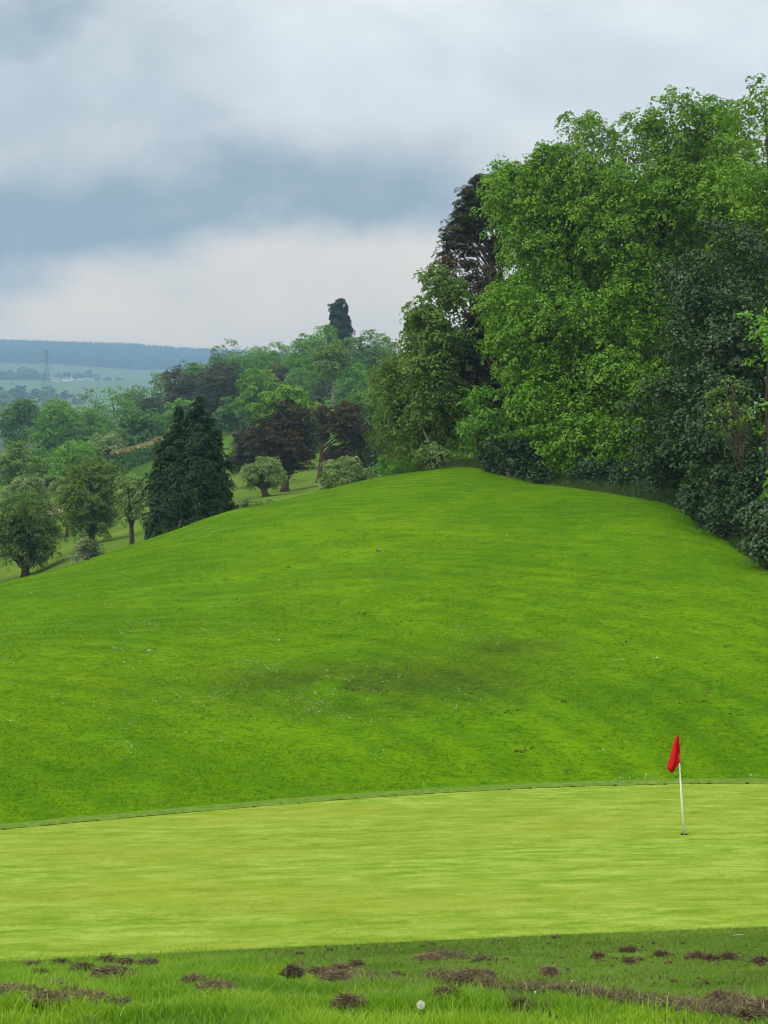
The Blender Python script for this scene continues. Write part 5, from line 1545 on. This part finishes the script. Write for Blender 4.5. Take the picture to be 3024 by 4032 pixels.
# flagstick
PAINT = plain_mat('white_pole_paint', (0.72, 0.72, 0.70), (0.80, 0.80, 0.78), 12, 0.4, 0.4, 0.0)
def flag_mat():
    m, gg, out = new_mat('red_flag_cloth')
    tcn = gg.n('ShaderNodeTexCoord')
    nz = gg.noise(tcn.outputs['Object'], 260.0, 2.0)
    col = gg.mix(nz, (0.58, 0.006, 0.014), (0.72, 0.012, 0.022))
    p = principled(gg, col, 0.75, 0.15, nz, 0.1, 0.002)
    t = gg.n('ShaderNodeBsdfTranslucent'); t.inputs['Color'].default_value = (0.8, 0.02, 0.03, 1)
    ms = gg.n('ShaderNodeMixShader'); ms.inputs[0].default_value = 0.25
    gg.nt.links.new(p.outputs[0], ms.inputs[1]); gg.nt.links.new(t.outputs[0], ms.inputs[2])
    gg.nt.links.new(ms.outputs[0], out.inputs['Surface'])
    return m


RED = flag_mat()
DARKIN = plain_mat('cup_liner', (0.03, 0.03, 0.028), (0.05, 0.05, 0.045), 10, 0.7, 0.2, 0.0)
PD = hole_c[1]
root = empty('flagstick', tuple(hole_c), 'white golf flagstick with a limp red flag standing in the hole', 'flagstick')
p_top = W(2668.5, 2898, PD) + np.array([0, 0.02, 0])
p_bot = hole_c + np.array([0, 0, -0.10])
mb = MB()
mb.tube([p_bot, p_bot * 0.6 + p_top * 0.4, p_top], [0.0135, 0.0125, 0.0105], 16)
mb.build('pole', PAINT, root, smooth=True)
for f in (0.075, 0.64):
    mb = MB(); c_ = hole_c + (p_top - hole_c) * f + np.array([0.004, -0.0135, 0])
    mb.box(c_, (0.007, 0.006, 0.009)); mb.build('rivet', STEEL, root)


def Zf(zx, zy): return 2500 + zx / 4.423, 2850 + zy / 4.423


rows = [((728, 190), (764, 196)), ((700, 262), (768, 262)), ((672, 350), (775, 350)), ((645, 450), (783, 450)), ((618, 550), (789, 540)), ((594, 640), (792, 600)), ((574, 710), (788, 640)), ((560, 752), (778, 668)), ((556, 778), (722, 738))]
us = np.linspace(0, 1, 19)
fv = []
prof_x = [0.0, 0.12, 0.40, 0.58, 0.66, 0.80, 0.90, 1.0]
prof_d = [0.010, -0.022, -0.045, -0.012, 0.028, -0.014, 0.018, -0.014]
for i, (l, r_) in enumerate(rows):
    f = i / (len(rows) - 1)
    for u_ in us:
        zx = l[0] + (r_[0] - l[0]) * u_; zy = l[1] + (r_[1] - l[1]) * u_
        px, py = Zf(zx, zy)
        dep = np.interp(u_, prof_x, prof_d) * (0.35 + 0.85 * f) - 0.004
        dep += 0.004 * math.sin(7 * f + 5 * u_)
        fv.append(W(px, py, PD) + np.array([0, dep, 0]))
nr_, nc_ = len(rows), len(us)
idx = np.arange(nr_ * nc_).reshape(nr_, nc_)
fq = np.stack([idx[:-1, :-1], idx[:-1, 1:], idx[1:, 1:], idx[1:, :-1]], -1).reshape(-1, 4)
# the lower corner is folded back under
tipz = [(655, 880)]
px, py = Zf(655, 880)
tv = len(fv); fv.append(W(px, py, PD) + np.array([0, 0.045, 0]))
mids = []
for j in range(nc_):
    m_ = fv[idx[-1, j]] * 0.5 + fv[tv] * 0.5 + np.array([0, 0.012 * math.sin(j * 0.9), 0])
    mids.append(len(fv)); fv.append(m_)
fq2 = np.array([(idx[-1, j], idx[-1, j + 1], mids[j + 1], mids[j]) for j in range(nc_ - 1)])
ft = np.array([(mids[j], mids[j + 1], tv) for j in range(nc_ - 1)])
flag = mesh_obj('flag', np.array(fv), [np.vstack([fq, fq2]), ft], RED, root, smooth=True)
sb = flag.modifiers.new('thickness', 'SOLIDIFY'); sb.thickness = 0.0015
mb = MB()
zc_ = np.array([hole_c + np.array([0, 0, z_]) for z_ in (-0.002, -0.12)])
a = np.linspace(0, 2 * np.pi, 25)[:-1]
v = []
for z_ in (-0.004, -0.12):
    v.append(np.stack([hole_c[0] + 0.0615 * np.cos(a), hole_c[1] + 0.0615 * np.sin(a), np.full(24, hole_c[2] + z_)], -1))
v = np.vstack(v + [[hole_c + np.array([0, 0, -0.12])]])
k = np.arange(24)
mb.add(v, np.stack([k, (k + 1) % 24, 24 + (k + 1) % 24, 24 + k], -1), np.stack([24 + k, 24 + (k + 1) % 24, 0 * k + 48], -1))
tag(mb.build('hole_cup', DARKIN, smooth=True), 'dark cup sunk in the green around the foot of the flagstick', 'golf hole')

# dandelion seed head and stalks
STEM = plain_mat('flower_stem', (0.10, 0.16, 0.04), (0.16, 0.20, 0.07), 20, 0.6, 0.3, 0.0)
FLUFF = leaf_mat('seed_fluff', (0.70, 0.70, 0.66), (0.78, 0.78, 0.75), (0.84, 0.84, 0.82), rough=0.8, spec=0.1, trans=0.3, tcol=(1, 1, 1))
BROWN = plain_mat('seed_brown', (0.10, 0.075, 0.04), (0.16, 0.12, 0.07), 60, 0.8, 0.1, 0.0)


def stalk(name, label, cat, hx, hy, bx_, by_, rad, dfix=None):
    d_ = hit([bx_], [by_], 6.3, 15, 500)[0] if dfix is None else dfix
    base = np.array([(bx_ - CX) / F * d_, d_, 0]); base[2] = H1(base[0], d_)
    head = W(hx, hy, d_)
    root = empty(name, tuple(base), label, cat)
    mb = MB(); t = np.linspace(0, 1, 7)[:, None]
    pts = base + (head - base) * t + np.array([0.012, 0, 0]) * np.sin(np.pi * t)
    mb.tube(pts, np.linspace(rad, rad * 0.75, 7), 6)
    mb.build('stem', STEM, root, smooth=True)
    return root, head, d_


root, head, d_ = stalk('dandelion', 'round white dandelion seed head in the grass at the bottom middle', 'dandelion', 1657, 3957, 1648, 4030, 0.0022)
R_ = 17 / F * d_
mb = MB(); mb.add(lump(head, 0.005, 0.005, 0.004, 3, 0.1), None, SF); mb.build('receptacle', BROWN, root, smooth=True)
n = 120
i = np.arange(n) + 0.5
ph = np.arccos(1 - 2 * i / n); th = np.pi * (1 + 5 ** 0.5) * i
dr = np.stack([np.cos(th) * np.sin(ph), np.sin(th) * np.sin(ph), np.cos(ph)], -1)
mb = MB()
r = np.random.default_rng(8)
for q_ in dr:
    s1 = unit(np.cross(q_, r.normal(0, 1, 3))); s2 = np.cross(q_, s1)
    tip = head + q_ * R_ * 0.82
    mb.add([head + q_ * 0.004 - s1 * 0.0002, head + q_ * 0.004 + s1 * 0.0002, tip + s1 * 0.0002, tip - s1 * 0.0002], [(0, 1, 2, 3)], None, 0.5)
    for k in range(5):
        an = k / 5 * np.pi * 2 + r.random()
        rad_ = s1 * math.cos(an) + s2 * math.sin(an)
        e_ = tip + rad_ * R_ * 0.30 + q_ * R_ * 0.18
        sd = np.cross(q_, rad_) * 0.00035
        mb.add([tip - sd, tip + sd, e_ + sd, e_ - sd], [(0, 1, 2, 3)], None, float(r.random()))
mb.build('seed_head', FLUFF, root)
for (lb, hx, hy, bx_, by_) in [('bare dandelion stalk with a dark bud, left of the white seed head', 1147, 3907, 1151, 4018),
                               ('pale spent dandelion stalk leaning right beside the thatch streak', 2108, 3907, 2084, 4005),
                               ('thin straight dandelion stalk standing above the middle of the thatch streak', 2251, 3864, 2256, 3952)]:
    root, head, d_ = stalk('dandelion_stalk', lb, 'stalk', hx, hy, bx_, by_, 0.0019)
    mb = MB(); mb.add(lump(head, 0.0045, 0.0045, 0.005, int(hx), 0.25), None, SF)
    mb.build('bud', BROWN if hx < 1500 else FLUFF, root, None if hx < 1500 else False)
YEL = plain_mat('yellow_petal', (0.75, 0.55, 0.02), (0.80, 0.62, 0.03), 20, 0.5, 0.3, 0.0)
root, head, d_ = stalk('buttercup', 'single yellow flower in the left grass', 'flower', 222, 3884, 224, 3902, 0.0016)
mb = MB()
for k in range(5):
    an = k / 5 * 2 * np.pi
    dv = np.array([math.cos(an), math.sin(an) * 0.8 - 0.2, 0.35]); sd = np.array([-math.sin(an), math.cos(an), 0]) * 0.008
    mb.add([head, head + dv * 0.009 + sd, head + dv * 0.019, head + dv * 0.009 - sd], [(0, 1, 2, 3)])
mb.build('petals', YEL, root)
# pale twig on the apron
d_ = hit([2910], [3693], 6.5, 15.5, 500)[0]
p0 = W(2885, 3688, d_); p1 = W(2930, 3694, d_)
for p_ in (p0, p1): p_[2] = H1(p_[0], p_[1]) + 0.02
mb = MB(); mb.tube([p0, p0 * 0.5 + p1 * 0.5 + np.array([0, 0, 0.006]), p1], [0.004, 0.005, 0.003], 6)
o = mb.build('twig', plain_mat('twig_wood', (0.35, 0.33, 0.27), (0.45, 0.42, 0.35), 30, 0.8, 0.1, 0.2), smooth=True)
tag(o, 'pale broken twig lying on the apron near the right edge', 'twig')

# ------------------------------------------------------------------ the air
zlo, zhi = float(GZ.min()) - 1.0, float(max(GZ.max() + 18.0, 20.0))
hv = np.array([(sx * 2690.0, y_, z_) for z_ in (zlo, zhi) for sx, y_ in ((-1, -20.0), (1, -20.0), (1, 6350.0), (-1, 6350.0))])
m, gg, out = new_mat('haze_air')
pv = gg.n('ShaderNodeVolumePrincipled')
pv.inputs['Color'].default_value = (0.38, 0.67, 1.0, 1)
pv.inputs['Density'].default_value = 0.00030
pv.inputs['Anisotropy'].default_value = 0.0
gg.nt.links.new(pv.outputs[0], out.inputs['Volume'])
hz = mesh_obj('haze', hv, [np.array([(0, 3, 2, 1), (4, 5, 6, 7), (0, 1, 5, 4), (1, 2, 6, 5), (2, 3, 7, 6), (3, 0, 4, 7)])], m)
tag(hz, 'thin blue air over the valley', kind='stuff')
print('ground z range', GZ.min(), GZ.max())

_tr = sorted(((len(o.data.loops) - 2 * len(o.data.polygons)), o.parent.name if o.parent else '', o.name) for o in sc.objects if o.type == 'MESH')
print('triangles', sum(t[0] for t in _tr), _tr[-22:])

print('leaf triangles', TRIS)
